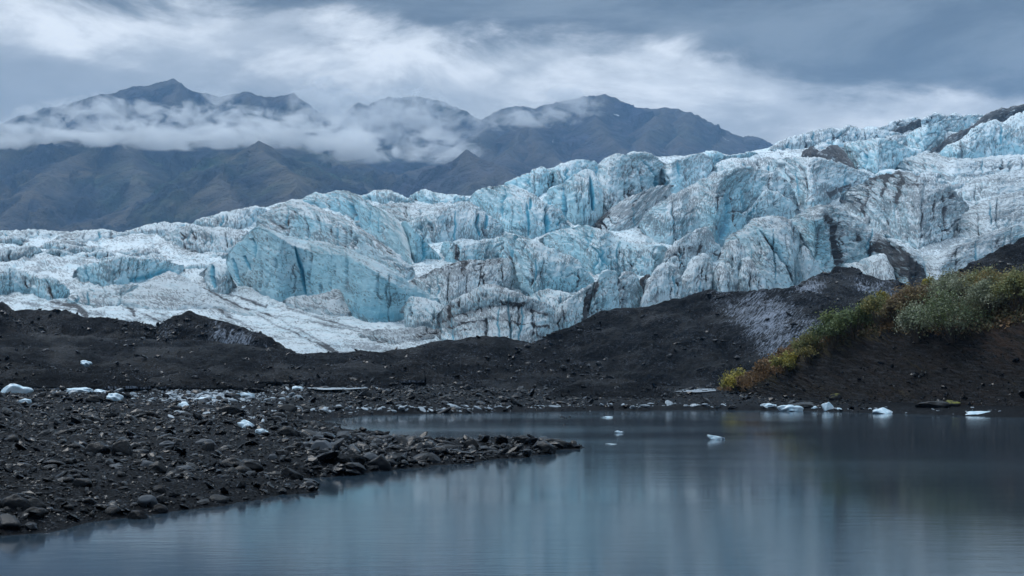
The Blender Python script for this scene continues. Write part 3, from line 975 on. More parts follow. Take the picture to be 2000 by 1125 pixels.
ice([(494, 458), (540, 478), (600, 490), (660, 500), (720, 530), (760, 552), (800, 560), (812, 545)], [(494, 452), (503, 426), (525, 412), (545, 397), (575, 391), (590, 391), (605, 400), (640, 412), (660, 420), (700, 443), (735, 466), (770, 490), (800, 520), (812, 540)],
    edge=[(494, 454), (505, 440), (540, 425), (570, 414), (600, 424), (640, 432), (690, 448), (735, 476), (770, 502), (812, 541)], blue=0.2, debris=0.1, slopes=[(70, 50), (40, 18)],
    cracks=[([(598, 424), (602, 445), (601, 464)], 2, 5, 0.35), ([(618, 420), (625, 440), (626, 455)], 2, 5, 0.35), ([(648, 440), (647, 460)], 1.6, 4, 0.3)],
    stains=[('deb', [(540, 450), (560, 435), (575, 415)], 6, 0.5), ('deb', [(690, 450), (740, 470), (770, 500)], 6, 0.45), ('blue', [(580, 440), (620, 440)], 20, 0.4)])
# --- the dirty hump and the long wall in the centre
ice([(863, 514), (900, 526), (950, 520), (985, 514), (1000, 570), (1040, 584), (1075, 582), (1110, 578), (1140, 576), (1163, 560)], [(863, 507), (880, 482), (890, 475), (920, 469), (950, 470), (970, 463), (990, 458), (1005, 459), (1030, 464), (1060, 475), (1100, 496), (1130, 510), (1150, 530), (1158, 545), (1163, 557)],
    blue=0.42, flute=3.4, slopes=[(80, 28)], cracks=[([(1010, 462), (1002, 485), (998, 520), (996, 562)], 3.6, 10, 0.75), ([(955, 478), (950, 505)], 2.4, 5, 0.25), ([(1030, 470), (1020, 490)], 1.8, 4, 0.3)],
    stains=[('deb', [(892, 480), (893, 505)], 4, 0.9), ('deb', [(906, 478), (906, 502)], 3, 0.7), ('deb', [(990, 505), (960, 512), (900, 522)], 5, 0.5), ('blue', [(1080, 560), (1150, 560)], 22, 0.5)])
ice([(793, 566), (830, 590), (870, 600), (930, 592), (970, 585), (1004, 578)], [(793, 554), (830, 535), (870, 519), (910, 508), (945, 508), (980, 503), (1004, 510)], slopes=[(55, 20)], debris=0.35, blue=0.05, flute=2.4,
    stains=[('deb', [(800, 550), (850, 530), (900, 512), (945, 512), (980, 506)], 7, 0.3), ('deb', [(905, 515), (908, 535)], 8, 0.3)])
# --- big arch dome, long plateau and right hand valley
ice([(1388, 342), (1450, 348), (1520, 352), (1550, 402), (1580, 424), (1620, 402), (1660, 380), (1718, 352)], [(1388, 331), (1410, 315), (1440, 309), (1500, 311), (1560, 308), (1610, 311), (1650, 322), (1690, 338), (1718, 346)], debris=0.15, blue=0.2, flute=3.8,
    slopes=[(60, 18)], cracks=[([(1565, 325), (1577, 360), (1578, 390)], 2, 5, 0.3), ([(1535, 325), (1548, 350), (1552, 380)], 2, 5, 0.3)], stains=[('deb', [(1620, 382), (1640, 370), (1660, 366)], 7, 1.0)])
ice([(1243, 452), (1300, 488), (1360, 480), (1400, 490), (1430, 480), (1470, 440), (1520, 430), (1563, 407)], [(1243, 444), (1280, 405), (1310, 385), (1350, 362), (1385, 345), (1420, 333), (1460, 327), (1500, 332), (1530, 347), (1545, 365), (1555, 385), (1563, 403)],
    debris=0.28, blue=0.25, flute=3.4, slopes=[(78, 22)], slant=-0.12, cracks=[([(1430, 395), (1427, 425), (1422, 445), (1415, 465)], 4.5, 12, 0.9), ([(1501, 372), (1502, 400), (1502, 422)], 2.4, 7, 0.35)],
    stains=[('deep', [(1428, 385), (1424, 415), (1410, 455), (1398, 480)], 14, 0.42), ('blue', [(1440, 360), (1430, 420), (1400, 470)], 34, 0.6), ('blue', [(1480, 390), (1490, 420)], 26, 0.5), ('dent', [(1435, 370), (1428, 410), (1405, 470)], 16, 7)])
ice([(1400, 470), (1440, 440), (1490, 425), (1530, 418), (1565, 408)], [(1400, 465), (1440, 430), (1470, 400), (1500, 368), (1540, 390), (1565, 404)], slopes=[(80, 40)], blue=0.35, depth=[(1400, 560), (1565, 600)], autocr=2)
ice([(1648, 405), (1690, 440), (1740, 470), (1790, 490), (1840, 480), (1900, 445)], [(1648, 376), (1700, 351), (1730, 341), (1760, 335), (1790, 342), (1830, 356), (1865, 374), (1885, 395), (1900, 425)], debris=0.42, blue=0.12, flute=4.2, slopes=[(50, 18)],
    stains=[('deb', [(1735, 345), (1730, 370), (1725, 378)], 5, 0.8), ('deb', [(1765, 350), (1755, 375), (1750, 395)], 6, 0.8), ('deb', [(1700, 355), (1720, 345), (1760, 340)], 5, 0.5)])
ice([(1793, 440), (1820, 455), (1860, 450), (1900, 430)], [(1793, 400), (1800, 376), (1820, 368), (1845, 370), (1870, 384), (1888, 402), (1900, 425)], debris=0.5, blue=0.25, flute=4, slopes=[(75, 30)],
    stains=[('deb', [(1800, 374), (1840, 370), (1870, 384)], 4, 0.6), ('deb', [(1884, 400), (1885, 430)], 5, 0.8)])
ice([(1870, 470), (1930, 480), (2000, 470), (2110, 460)], [(1870, 430), (1900, 405), (1940, 385), (2000, 372), (2110, 360)], slopes=[(38, 16)], debris=0.25, blue=0.15)
ice([(1880, 395), (1940, 400), (2000, 395), (2110, 390)], [(1880, 360), (1920, 345), (1960, 338), (2010, 330), (2110, 325)], slopes=[(42, 16)], debris=0.2, blue=0.2)
ice([(1798, 548), (1830, 556), (1900, 540), (2000, 500), (2110, 480)], [(1798, 505), (1830, 497), (1870, 475), (1910, 462), (1950, 449), (2000, 438), (2110, 420)], slopes=[(45, 16)], debris=0.12, blue=0.05,
    stains=[('blue', [(1980, 460), (2000, 465)], 20, 0.6), ('deb', [(1855, 505), (1872, 482)], 4, 0.6), ('deb', [(1880, 470), (1884, 455)], 4, 0.5)])
# --- right hand pyramid ridge
ice([(1538, 540), (1590, 556), (1640, 545), (1700, 535), (1730, 540), (1760, 575), (1814, 575)], [(1538, 434), (1560, 420), (1580, 408), (1600, 399), (1620, 402), (1650, 412), (1680, 432), (1710, 450), (1740, 470), (1770, 487), (1795, 500), (1806, 515), (1814, 545)],
    edge=[(1538, 450), (1560, 442), (1590, 432), (1620, 424), (1650, 440), (1690, 462), (1715, 478), (1750, 488), (1785, 506), (1800, 520), (1814, 550)], slopes=[(72, 52), (38, 18)], blue=0.3, debris=0.1, flute=3.6,
    cracks=[([(1568, 478), (1560, 500), (1552, 530)], 3.4, 8, 0.3), ([(1552, 440), (1562, 462), (1568, 478)], 2.4, 5, 0.2), ([(1601, 440), (1602, 480), (1605, 498)], 1.8, 4, 0.25), ([(1628, 430), (1628, 465), (1635, 512)], 4, 9, 0.15)],
    stains=[('deb', [(1612, 424), (1628, 440), (1629, 470), (1636, 512)], 7, 1.0), ('deb', [(1718, 478), (1745, 500), (1770, 530), (1800, 560)], 17, 1.0), ('deb', [(1740, 490), (1775, 510), (1800, 540)], 14, 1.0), ('blue', [(1590, 455), (1605, 500)], 20, 0.7),
            ('deb', [(1668, 455), (1678, 470)], 5, 0.7), ('deb', [(1700, 490), (1720, 480)], 5, 0.7), ('dent', [(1590, 450), (1600, 500)], 18, 8), ('dent', [(1730, 500), (1780, 540)], 16, 6)])
ice([(1625, 545), (1700, 575), (1752, 575)], [(1625, 526), (1680, 510), (1725, 496), (1735, 509), (1752, 552)], slopes=[(50, 20)], blue=0.0, debris=0.05, autocr=0)
# --- front row right: column domes
ice([(1288, 545), (1330, 545), (1370, 525), (1412, 510)], [(1288, 535), (1298, 497), (1310, 480), (1340, 460), (1370, 445), (1385, 446), (1397, 470), (1412, 492)], debris=0.3, blue=0.1, flute=3, slopes=[(78, 25)], stains=[('deb', [(1300, 500), (1330, 485), (1360, 490)], 6, 0.4)])
ice([(1412, 560), (1450, 575), (1490, 585), (1551, 585)], [(1412, 478), (1430, 455), (1455, 440), (1475, 428), (1500, 422), (1530, 424), (1548, 433), (1551, 440)],
    edge=[(1412, 500), (1440, 470), (1470, 452), (1484, 450), (1500, 458), (1525, 474), (1540, 492), (1551, 510)], blue=0.2, debris=0.08, slopes=[(72, 55), (42, 20)], flute=2.6,
    cracks=[([(1484, 451), (1500, 472), (1520, 495), (1540, 525), (1551, 555)], 3, 7, 0.35), ([(1551, 440), (1560, 460)], 2, 5, 0.3)], stains=[('blue', [(1490, 455), (1530, 490)], 12, 0.6)])
ice([(1530, 575), (1551, 575), (1570, 515)], [(1530, 440), (1550, 440), (1570, 480)], slopes=[(80, 30)], blue=0.1, debris=0.05, autocr=0)
ice([(1543, 570), (1575, 575), (1608, 565)], [(1543, 552), (1556, 510), (1568, 478), (1580, 495), (1595, 520), (1608, 548)], slopes=[(72, 45)], blue=0.1, debris=0.1, autocr=0)
ice([(1405, 585), (1430, 590), (1462, 585)], [(1405, 540), (1412, 482), (1425, 468), (1440, 470), (1452, 485), (1457, 500), (1462, 530)], slopes=[(78, 30)], blue=0.05, debris=0.15)
ice([(1436, 590), (1465, 592), (1500, 590)], [(1436, 555), (1446, 515), (1460, 497), (1470, 508), (1485, 535), (1500, 565)], slopes=[(72, 30)], blue=0.05, debris=0.12)
ice([(1322, 600), (1360, 600), (1398, 592)], [(1322, 575), (1332, 540), (1345, 515), (1360, 502), (1375, 495), (1390, 508), (1396, 530), (1398, 560)], slopes=[(80, 25)], blue=0.05, debris=0.1, flute=3)
ice([(1386, 595), (1410, 600), (1436, 595)], [(1386, 565), (1395, 530), (1405, 514), (1414, 510), (1424, 530), (1430, 555), (1436, 575)], slopes=[(80, 25)], blue=0.05, debris=0.12)
ice([(1248, 625), (1290, 615), (1333, 605)], [(1248, 600), (1262, 560), (1275, 530), (1290, 516), (1310, 514), (1322, 524), (1330, 545), (1333, 575)], slopes=[(82, 25)], blue=0.05, debris=0.12, flute=3)
ice([(1205, 630), (1225, 625), (1252, 615)], [(1205, 545), (1215, 534), (1228, 531), (1242, 533), (1250, 548), (1252, 575)], slopes=[(84, 30)], blue=0.3, debris=0.1, flute=2.5)
ice([(1154, 650), (1180, 645), (1212, 630)], [(1154, 580), (1166, 545), (1175, 531), (1188, 528), (1202, 532), (1212, 545)], slopes=[(84, 35)], blue=0.5, debris=0.05, flute=3, stains=[('deb', [(1166, 550), (1160, 575)], 4, 0.9), ('deb', [(1196, 555), (1197, 580)], 3, 0.7)])
ice([(1240, 625), (1258, 618), (1274, 605)], [(1240, 598), (1246, 556), (1256, 542), (1266, 536), (1272, 538), (1274, 545)], name='debris_wedge', debris=1.0, blue=0, autocr=0, slopes=[(84, 60)], depth=[(1240, 362), (1274, 362)])
ice([(1074, 665), (1110, 665), (1140, 655), (1172, 640)], [(1074, 620), (1100, 592), (1130, 572), (1150, 560), (1162, 552), (1172, 552)], slopes=[(80, 35)], blue=0.25, debris=0.2, flute=3.2,
    cracks=[([(1150, 565), (1145, 590), (1138, 620)], 2.6, 6, 0.1)], stains=[('deb', [(1162, 555), (1158, 575), (1148, 600), (1138, 625)], 5, 1.0), ('deb', [(1085, 630), (1120, 600)], 5, 0.4)])
# --- front centre dome, small domes and big blue fin
ice([(1022, 590), (1060, 606), (1100, 612), (1128, 602)], [(1022, 584), (1050, 570), (1070, 565), (1100, 570), (1118, 580), (1128, 594)], slopes=[(55, 20)], blue=0.3)
ice([(438, 530), (460, 556), (500, 572), (540, 590), (600, 588), (650, 604), (690, 622), (730, 632), (770, 634), (795, 628), (830, 612), (868, 592)],
    [(438, 503), (470, 468), (490, 449), (506, 441), (520, 446), (560, 461), (600, 470), (640, 474), (690, 489), (740, 514), (780, 537), (815, 561), (840, 576), (868, 588)],
    edge=[(438, 508), (470, 474), (490, 453), (506, 444), (530, 456), (575, 481), (620, 495), (675, 502), (710, 517), (750, 542), (800, 576), (830, 591), (868, 590)],
    slopes=[(84, 74), (30, 16)], blue=0.5, debris=-0.25, flute=1.7, lump=2.2, fine=0.6, autocr=2, sm=2,
    cracks=[([(577, 482), (584, 508), (592, 535), (598, 574)], 2.6, 8, 0.95), ([(676, 503), (676, 530), (675, 556)], 1.8, 5, 0.35), ([(490, 465), (496, 480), (497, 505)], 2.6, 7, 0.55), ([(541, 505), (539, 530)], 1.8, 5, 0.3),
            ([(455, 505), (461, 530), (466, 552)], 3.2, 9, 0.95), ([(478, 500), (488, 528)], 2.4, 7, 0.8), ([(625, 555), (627, 573)], 2, 5, 0.4)],
    stains=[('deep', [(690, 605), (730, 618), (780, 618)], 11, 0.35), ('deep', [(640, 525), (655, 523)], 6, 0.3), ('deep', [(700, 600), (740, 605)], 10, 0.3), ('blue', [(660, 570), (720, 590), (790, 600)], 34, 0.6), ('blue', [(620, 540), (700, 560)], 26, 0.25)])
ice([(556, 600), (600, 612), (650, 622), (694, 620)], [(556, 584), (600, 578), (640, 574), (653, 567), (662, 564), (671, 579), (680, 595), (694, 615)], slopes=[(45, 20)], blue=0.0, debris=0.25, autocr=0)
ice([(395, 560), (410, 575), (440, 580), (460, 570)], [(395, 530), (408, 518), (420, 512), (440, 520), (460, 545)], slopes=[(70, 25)], blue=0.15, cracks=[([(417, 520), (417, 540), (419, 562)], 3.4, 10, 1.0)], autocr=0)
ice([(788, 640), (800, 650), (850, 655), (888, 655)], [(788, 596), (805, 580), (830, 584), (850, 590), (870, 598), (888, 602)], slopes=[(72, 25)], blue=0.3, debris=0.12, stains=[('deb', [(800, 640), (880, 630)], 6, 0.5)])
ice([(858, 668), (880, 680), (950, 685), (1000, 688), (1060, 680), (1098, 660)], [(858, 606), (885, 586), (920, 570), (950, 557), (970, 557), (1000, 569), (1030, 580), (1060, 591), (1082, 602), (1098, 625)],
    edge=[(858, 626), (885, 618), (920, 608), (960, 598), (1000, 598), (1040, 604), (1080, 616), (1098, 635)], slopes=[(50, 34), (76, 26)], blue=0.2, debris=0.18, flute=2.4,
    cracks=[([(877, 590), (879, 622)], 2.4, 5, 0.1), ([(897, 580), (896, 602)], 1.8, 4, 0.1), ([(950, 622), (950, 640), (949, 657)], 2.6, 6, 0.15), ([(935, 575), (936, 595)], 1.5, 4, 0.2)],
    stains=[('deb', [(877, 590), (879, 622)], 3, 0.8), ('deb', [(905, 612), (960, 600), (1000, 596), (1030, 594)], 4, 0.5), ('deb', [(870, 640), (920, 630), (960, 622), (1010, 632), (1070, 640)], 3, 0.7),
            ('deb', [(860, 628), (900, 614)], 4, 0.6), ('deb', [(980, 590), (1020, 595)], 5, 0.7), ('deb', [(1040, 650), (1060, 660)], 4, 0.6), ('deb', [(880, 650), (930, 642)], 3, 0.5), ('deb', [(1030, 604), (1070, 618)], 4, 0.7)])
ice([(700, 660), (760, 672), (820, 672), (870, 664)], [(700, 650), (750, 645), (800, 640), (850, 642), (870, 650)], slopes=[(35, 15)], blue=0.05, debris=0.55, autocr=0)
# --- lower left white ground ice
ice([(212, 594), (280, 606), (340, 610), (380, 608), (410, 604), (505, 622)], [(212, 590), (260, 570), (300, 545), (332, 528), (370, 547), (400, 565), (440, 588), (505, 612)], slopes=[(42, 22)], blue=0.0, debris=0.03, flute=1.2, lump=2, autocr=0)
ice([(148, 552), (210, 566), (240, 562), (280, 556), (330, 545), (354, 532)], [(148, 524), (200, 510), (240, 503), (290, 506), (330, 511), (354, 516)], slopes=[(82, 40)], blue=0.45, flute=1.4, autocr=1,
    cracks=[([(238, 505), (237, 540)], 1.6, 4, 0.2), ([(253, 506), (252, 543)], 1.8, 4, 0.2), ([(271, 508), (273, 530)], 1.5, 4, 0.3), ([(285, 512), (284, 530)], 1.5, 4, 0.3)],
    stains=[('deep', [(262, 546), (300, 538), (332, 528)], 7, 0.5), ('dent', [(262, 546), (300, 540), (332, 530)], 8, 6)])
ice([(-160, 582), (0, 580), (20, 577), (50, 574), (95, 588), (112, 588), (142, 580)], [(-160, 524), (0, 522), (30, 524), (50, 530), (70, 540), (84, 547), (92, 540), (110, 545), (125, 556), (142, 574)], slopes=[(76, 30)], blue=0.4, flute=2.2,
    cracks=[([(92, 548), (96, 565), (106, 582)], 3, 7, 0.2)], stains=[('deb', [(48, 530), (50, 545)], 5, 0.4), ('blue', [(100, 555), (130, 575)], 10, 0.5), ('deb', [(95, 560), (104, 580)], 4, 0.5)])
ice([(-160, 520), (0, 513), (40, 511), (70, 506), (93, 497)], [(-160, 490), (0, 486), (40, 481), (62, 479), (80, 485), (93, 495)], slopes=[(62, 25)], blue=0.25, debris=0.3, flute=2.4)
ice([(130, 595), (200, 602), (240, 600), (300, 570)], [(130, 580), (160, 570), (200, 560), (250, 556), (300, 560)], slopes=[(40, 20)], blue=0.25, autocr=1)

# --- smaller hummocks and blades scattered over the plainer ice
_hr = np.random.default_rng(4)
for (xa, xb, ya, yb, n_, wa, wb, ha, hb, db) in ((-40, 500, 466, 505, 20, 50, 130, 7, 18, 0.15), (170, 500, 500, 528, 8, 50, 110, 6, 14, 0.1), (700, 960, 404, 448, 12, 40, 100, 8, 20, 0.15),
                                                 (1500, 1800, 268, 300, 14, 35, 80, 8, 22, 0.2), (1640, 2040, 325, 372, 22, 50, 120, 9, 22, 0.15), (1880, 2060, 380, 480, 16, 60, 130, 10, 26, 0.25),
                                                 (1620, 1900, 430, 480, 12, 50, 110, 10, 24, 0.35), (1840, 2060, 250, 310, 12, 40, 90, 10, 28, 0.05), (1380, 1560, 312, 330, 6, 40, 90, 6, 14, 0.1)):
    for k in range(n_):
        cx, cy, w, h = _hr.uniform(xa, xb), _hr.uniform(ya, yb), _hr.uniform(wa, wb), _hr.uniform(ha, hb)
        xs = cx + w * np.array([-0.5, -0.3, -0.1, 0.05, 0.2, 0.35, 0.5])
        pk = _hr.uniform(-0.3, 0.3)
        ys = cy - h * np.clip(1 - np.abs(np.array([-0.5, -0.3, -0.1, 0.05, 0.2, 0.35, 0.5]) - pk) / np.where(np.array([-0.5, -0.3, -0.1, 0.05, 0.2, 0.35, 0.5]) < pk, 0.5 + pk, 0.5 - pk), 0, 1) ** _hr.uniform(0.6, 1.0) + _hr.normal(0, 1.0, 7)
        ys[0], ys[-1] = cy, cy
        ice([(xs[0], cy + 2), (cx, cy + 6), (xs[-1], cy + 2)], list(zip(xs.tolist(), ys.tolist())), slopes=[(_hr.uniform(52, 78), 22)], blue=_hr.uniform(0.0, 0.35), debris=db + _hr.uniform(-0.1, 0.15), autocr=1, step=2.0, back=10)

# ------------------------------------------------------------------ dark moraine in front of the ice
def moraine(label, foot, crest, depth, frost=0.1, brown=0.2, name='moraine_mound', **kw):
    _seed[0] += 3
    st = kw.pop('stains', ())
    st = [('blue' if s[0] == 'frost' else s[0],) + tuple(s[1:]) for s in st]
    o = loft(name, [foot, crest], slopes=kw.pop('slopes', [(30, 14)]), back=kw.pop('back', 26), seed=_seed[0], lump=kw.pop('lump', 6.5), flute=kw.pop('flute', 3.2), fine=kw.pop('fine', 0.7),
             blue=frost, debris=brown, autocr=0, mat=MOR, depth=depth, skirt=3, stains=st, step=kw.pop('step', 2.0), fscale=34, **kw)
    return tag(o, label, 'moraine', 'dark moraine mounds below the ice', 'structure')


moraine('small dark mound dusted with ice behind the shrubs, below the debris streaked ice',
        [(1535, 620), (1650, 640), (1830, 640)], [(1535, 568), (1570, 552), (1600, 535), (1640, 522), (1665, 525), (1690, 538), (1720, 545), (1745, 547), (1780, 560), (1830, 590)], [(1535, 248), (1830, 248)], frost=0.42, brown=0.05,
        stains=[('frost', [(1560, 570), (1600, 555)], 14, 0.4), ('frost', [(1680, 560), (1740, 570)], 16, 0.4)])
moraine('largest dark moraine mound, right of centre, its right flank streaked with white',
        [(1000, 752), (1200, 754), (1400, 757), (1500, 745), (1700, 730), (1900, 700)], [(1000, 690), (1040, 670), (1075, 655), (1110, 640), (1170, 610), (1220, 602), (1260, 598), (1300, 590), (1340, 576), (1375, 568), (1400, 572), (1450, 568), (1500, 566), (1540, 563), (1570, 570), (1620, 590), (1680, 612), (1740, 625), (1900, 640)],
        [(1000, 205), (1900, 205)], frost=0.2, brown=0.2, slopes=[(26, 20)], slant=-0.35, lump=4.5, flute=4.2,
        stains=[('frost', [(1500, 600), (1560, 640), (1600, 690)], 75, 0.5), ('frost', [(1400, 590), (1480, 650), (1530, 710)], 40, 0.3), ('frost', [(1290, 640), (1330, 690)], 22, 0.2), ('dent', [(1340, 600), (1400, 660), (1450, 740)], 9, 9), ('dent', [(1240, 610), (1300, 680), (1340, 740)], 8, 6)])
moraine('steep black slope at the right edge above the shrubs', [(1740, 650), (1900, 620), (2200, 560)], [(1740, 600), (1790, 572), (1830, 546), (1870, 527), (1915, 502), (1945, 490), (1975, 478), (2000, 464), (2100, 430), (2200, 405)],
        [(1740, 200), (2200, 165)], frost=0.12, brown=0.25, slopes=[(30, 22)])
moraine('dark mound at the left edge rising against white ice', [(-160, 672), (0, 672), (120, 672)], [(-160, 580), (0, 594), (20, 599), (45, 615), (70, 638), (95, 655), (120, 664)], [(-160, 205), (120, 205)], frost=0.22, slopes=[(34, 20)])
moraine('long dark moraine ridge left of the pointed grey mound', [(20, 675), (170, 676), (332, 674)], [(20, 612), (60, 605), (110, 608), (170, 616), (230, 625), (270, 628), (300, 640), (332, 666)], [(20, 213), (332, 213)], frost=0.34, slopes=[(34, 18)], flute=2.4, slant=-0.4)
moraine('pointed grey mound at left with pale streaked flanks', [(285, 676), (400, 690), (592, 705)], [(285, 648), (320, 630), (360, 615), (372, 611), (400, 616), (440, 630), (480, 640), (520, 655), (560, 680), (592, 694)], [(285, 208), (592, 204)], frost=0.42, slopes=[(34, 22)], flute=2.8,
        stains=[('frost', [(330, 650), (320, 665)], 14, 0.3), ('frost', [(430, 650), (480, 680)], 20, 0.35)], slant=-0.3)
o_wide = moraine('wide low black moraine across the left middle ground', [(-160, 752), (0, 752), (300, 752), (600, 754), (820, 752)],
        [(-160, 658), (0, 654), (40, 651), (120, 653), (200, 658), (240, 664), (300, 662), (420, 667), (520, 680), (580, 691), (640, 690), (700, 686), (760, 692), (820, 705)], [(-160, 150), (820, 165)], frost=0.16, brown=0.15, slopes=[(18, 12)], lump=4.5, flute=2.2)
for (x0, x1, yf, yc, pk, dd) in ((-160, 190, 742, 688, 0.45, 132), (120, 430, 738, 697, 0.55, 138), (330, 700, 742, 704, 0.4, 140), (560, 830, 740, 706, 0.5, 146), (-60, 330, 752, 716, 0.3, 112), (240, 520, 754, 726, 0.6, 118), (600, 790, 754, 724, 0.5, 126)):
    xs = np.linspace(x0, x1, 9)
    t = (xs - x0) / (x1 - x0)
    ys = yf - 1 - (yf - yc) * np.clip(np.where(t < pk, t / pk, (1 - t) / (1 - pk)), 0, 1) ** 0.75
    _seed[0] += 3
    loft('mound', [[(x0, yf + 4), (x1, yf + 4)], list(zip(xs.tolist(), ys.tolist()))], slopes=[(24, 12)], back=26, seed=_seed[0], lump=5, flute=2.4, fine=0.8, blue=0.02 + 0.11 * ((_seed[0] // 3) % 3), debris=0.2, autocr=0, mat=MOR, depth=[(x0, dd), (x1, dd)], skirt=3, step=2.2, fscale=34, parent=o_wide)
moraine('dark rounded mound in the centre below the front ice dome', [(660, 752), (850, 752), (1050, 754), (1210, 754)], [(660, 712), (700, 695), (740, 690), (800, 681), (850, 667), (900, 660), (950, 656), (985, 658), (1020, 665), (1060, 672), (1110, 692), (1150, 718), (1210, 745)], [(660, 178), (1210, 178)],
        frost=0.12, brown=0.3, slopes=[(30, 16)], lump=4)
moraine('little black cone standing before the central mound', [(735, 752), (800, 754), (880, 754)], [(735, 735), (770, 712), (800, 698), (815, 700), (840, 715), (880, 742)], [(735, 162), (880, 162)], frost=0.1, brown=0.3, slopes=[(32, 22)])
moraine('low flat mound along the back of the gravel flat', [(820, 768), (950, 768), (1100, 768), (1240, 768)], [(820, 762), (880, 752), (950, 743), (1040, 735), (1100, 739), (1150, 745), (1240, 762)], [(820, 140), (1240, 140)], frost=0.14, slopes=[(16, 8)], back=40)
moraine('smooth dark hump right of centre just above the far shore', [(1060, 784), (1180, 786), (1345, 784)], [(1060, 776), (1100, 756), (1140, 745), (1180, 740), (1240, 745), (1300, 764), (1345, 778)], [(1060, 112), (1345, 112)], frost=0.1, slopes=[(18, 10)], back=40)
moraine('small dark hump left of centre behind the meltwater pond', [(485, 756), (540, 758), (612, 757)], [(485, 751), (515, 737), (540, 732), (565, 740), (612, 753)], [(485, 140), (612, 140)], frost=0.12, slopes=[(24, 12)])

# ------------------------------------------------------------------ lake, shore and gravel flat
SHORE = [(-260, 1100), (0, 1046), (80, 1040), (200, 1021), (300, 1006), (430, 986), (520, 971), (625, 961), (600, 950), (575, 940), (620, 933), (700, 927), (800, 918), (840, 914), (900, 904),
         (960, 897), (1020, 891), (1060, 886), (1132, 876), (1130, 872), (1080, 868), (1030, 868), (985, 872), (940, 874), (870, 874), (800, 874), (745, 871), (802, 860), (770, 857), (700, 852), (640, 839), (605, 829), (665, 834), (620, 827),
         (565, 821), (640, 819), (712, 811), (800, 809), (900, 807), (1000, 805), (1100, 803), (1250, 802), (1400, 801), (1550, 802), (1700, 806), (1850, 811), (2000, 816), (2350, 832)]
_sh = ground_hit(*np.array(SHORE, float).T)[:, :2]
LAKE = np.concatenate([_sh, [[_sh[-1][0] + 120, 60], [160, -60], [-160, -60], [-30, -10]]])


def in_poly(x, y, poly):
    c = np.zeros(np.shape(x), bool)
    n = len(poly)
    for i in range(n):
        x0, y0 = poly[i]
        x1, y1 = poly[(i + 1) % n]
        if y0 == y1:
            continue
        c ^= ((y0 > y) != (y1 > y)) & (x < (x1 - x0) * (y - y0) / (y1 - y0) + x0)
    return c


def ground_z(x, y):
    x = np.asarray(x, float)
    y = np.asarray(y, float)
    wx = x + 0.4 * fbm(x / 1.8, y / 1.8, 51, 3) * np.clip(y / 25, 0.4, 3)
    wy = y + 0.6 * fbm(x / 1.8, y / 1.8, 52, 3) * np.clip(y / 25, 0.4, 3)
    s, _ = seg_dist(wx, wy, _sh)
    s = np.where(in_poly(wx, wy, LAKE), -s, s)
    left = sstep(-x, -8, 12)
    land = 0.30 * (1 - np.exp(-np.maximum(s, 0) / 1.1)) + 0.22 * (1 - np.exp(-np.maximum(s, 0) / 40)) + left * 0.45 * (1 - np.exp(-np.maximum(s, 0) / 9.0))
    land = land + (0.10 * fbm(x / 2.6, y / 3.5, 53, 4) + 0.05 * ridged(x / 0.9, y / 0.9, 54, 3) - 0.03) * sstep(s, 0.1, 1.5)
    land = land + 0.25 * sstep(y, 85, 150)
    sea = np.maximum(-0.12 * (-s), -1.2)
    return np.where(s > 0, land + 0.0, sea - 0.01)


def ray_ground(px, py):
    """where a sight line meets the shore"""
    px, py = np.atleast_1d(np.asarray(px, float)), np.atleast_1d(np.asarray(py, float))
    sx, sz = slope_of(px, py)
    ds = np.exp(np.linspace(math.log(9.0), math.log(235.0), 400))
    g = np.maximum(ground_z(sx[:, None] * ds, ds + 0 * sx[:, None]), 0.0)
    under = CAM_H + sz[:, None] * ds <= g
    hit = np.where(under.any(1), ds[under.argmax(1)], 235.0)
    return np.stack([sx * hit, hit, np.maximum(ground_z(sx * hit, hit), 0.0)], -1)


def build_ground():
    cols = np.concatenate([np.arange(-420, 2400, 3.2)])
    ds = np.exp(np.arange(math.log(6.0), math.log(420.0), 0.0085))
    sx, _ = slope_of(cols, np.full(cols.shape, 800.0))
    D = ds[:, None] + 0 * cols[None, :]
    X = sx[None, :] * D
    Z = ground_z(X, D)
    P = np.stack([X, D, Z], -1)
    land = Z > -0.35
    keep = land[:-1, :-1] | land[1:, :-1] | land[:-1, 1:] | land[1:, 1:]
    o = mesh_np('gravel_shore', P, grid_faces(*X.shape, keep=keep), GRAV, None, True)
    me = o.data
    return tag(o, 'black stony gravel shore with a spit reaching into the lake', 'shore', None, 'structure')


shore = build_ground()

# terrain that carries on under and beyond everything
n = 96
th = np.linspace(0, 2 * np.pi, n, endpoint=False)
rad = [0.0, 60, 200, 700, 2500, 5000]
V = [(0, 0, -1.6)]
for r in rad[1:]:
    for t in th:
        V.append((r * math.cos(t), r * math.sin(t), -1.6 + 0.4 * math.sin(t * 5 + r)))
tri = [(0, 1 + j, 1 + (j + 1) % n, 1 + (j + 1) % n) for j in range(n)]
me = bpy.data.meshes.new('ground')
fc = [(0, 1 + j, 1 + (j + 1) % n) for j in range(n)]
for i in range(len(rad) - 2):
    for j in range(n):
        a, b_ = 1 + i * n + j, 1 + i * n + (j + 1) % n
        fc.append((a, a + n, b_ + n, b_))
me.from_pydata(V, [], fc)
me.materials.append(GRAV)
go = bpy.data.objects.new('ground', me)
link(go)
tag(go, 'dark valley floor under the lake and the ice', 'ground', None, 'structure')


def sheet(name, pts, z, mat, label, cat):
    me = bpy.data.meshes.new(name)
    me.from_pydata([(x, y, z) for x, y in pts], [], [tuple(range(len(pts)))])
    me.materials.append(mat)
    o = bpy.data.objects.new(name, me)
    link(o)
    return tag(o, label, cat, None, 'structure')


sheet('lake', [(-170, -60), (170, -60), (170, 112), (-170, 112)], 0.0, WATER, 'calm blue grey glacial lake reflecting ice and sky', 'lake')


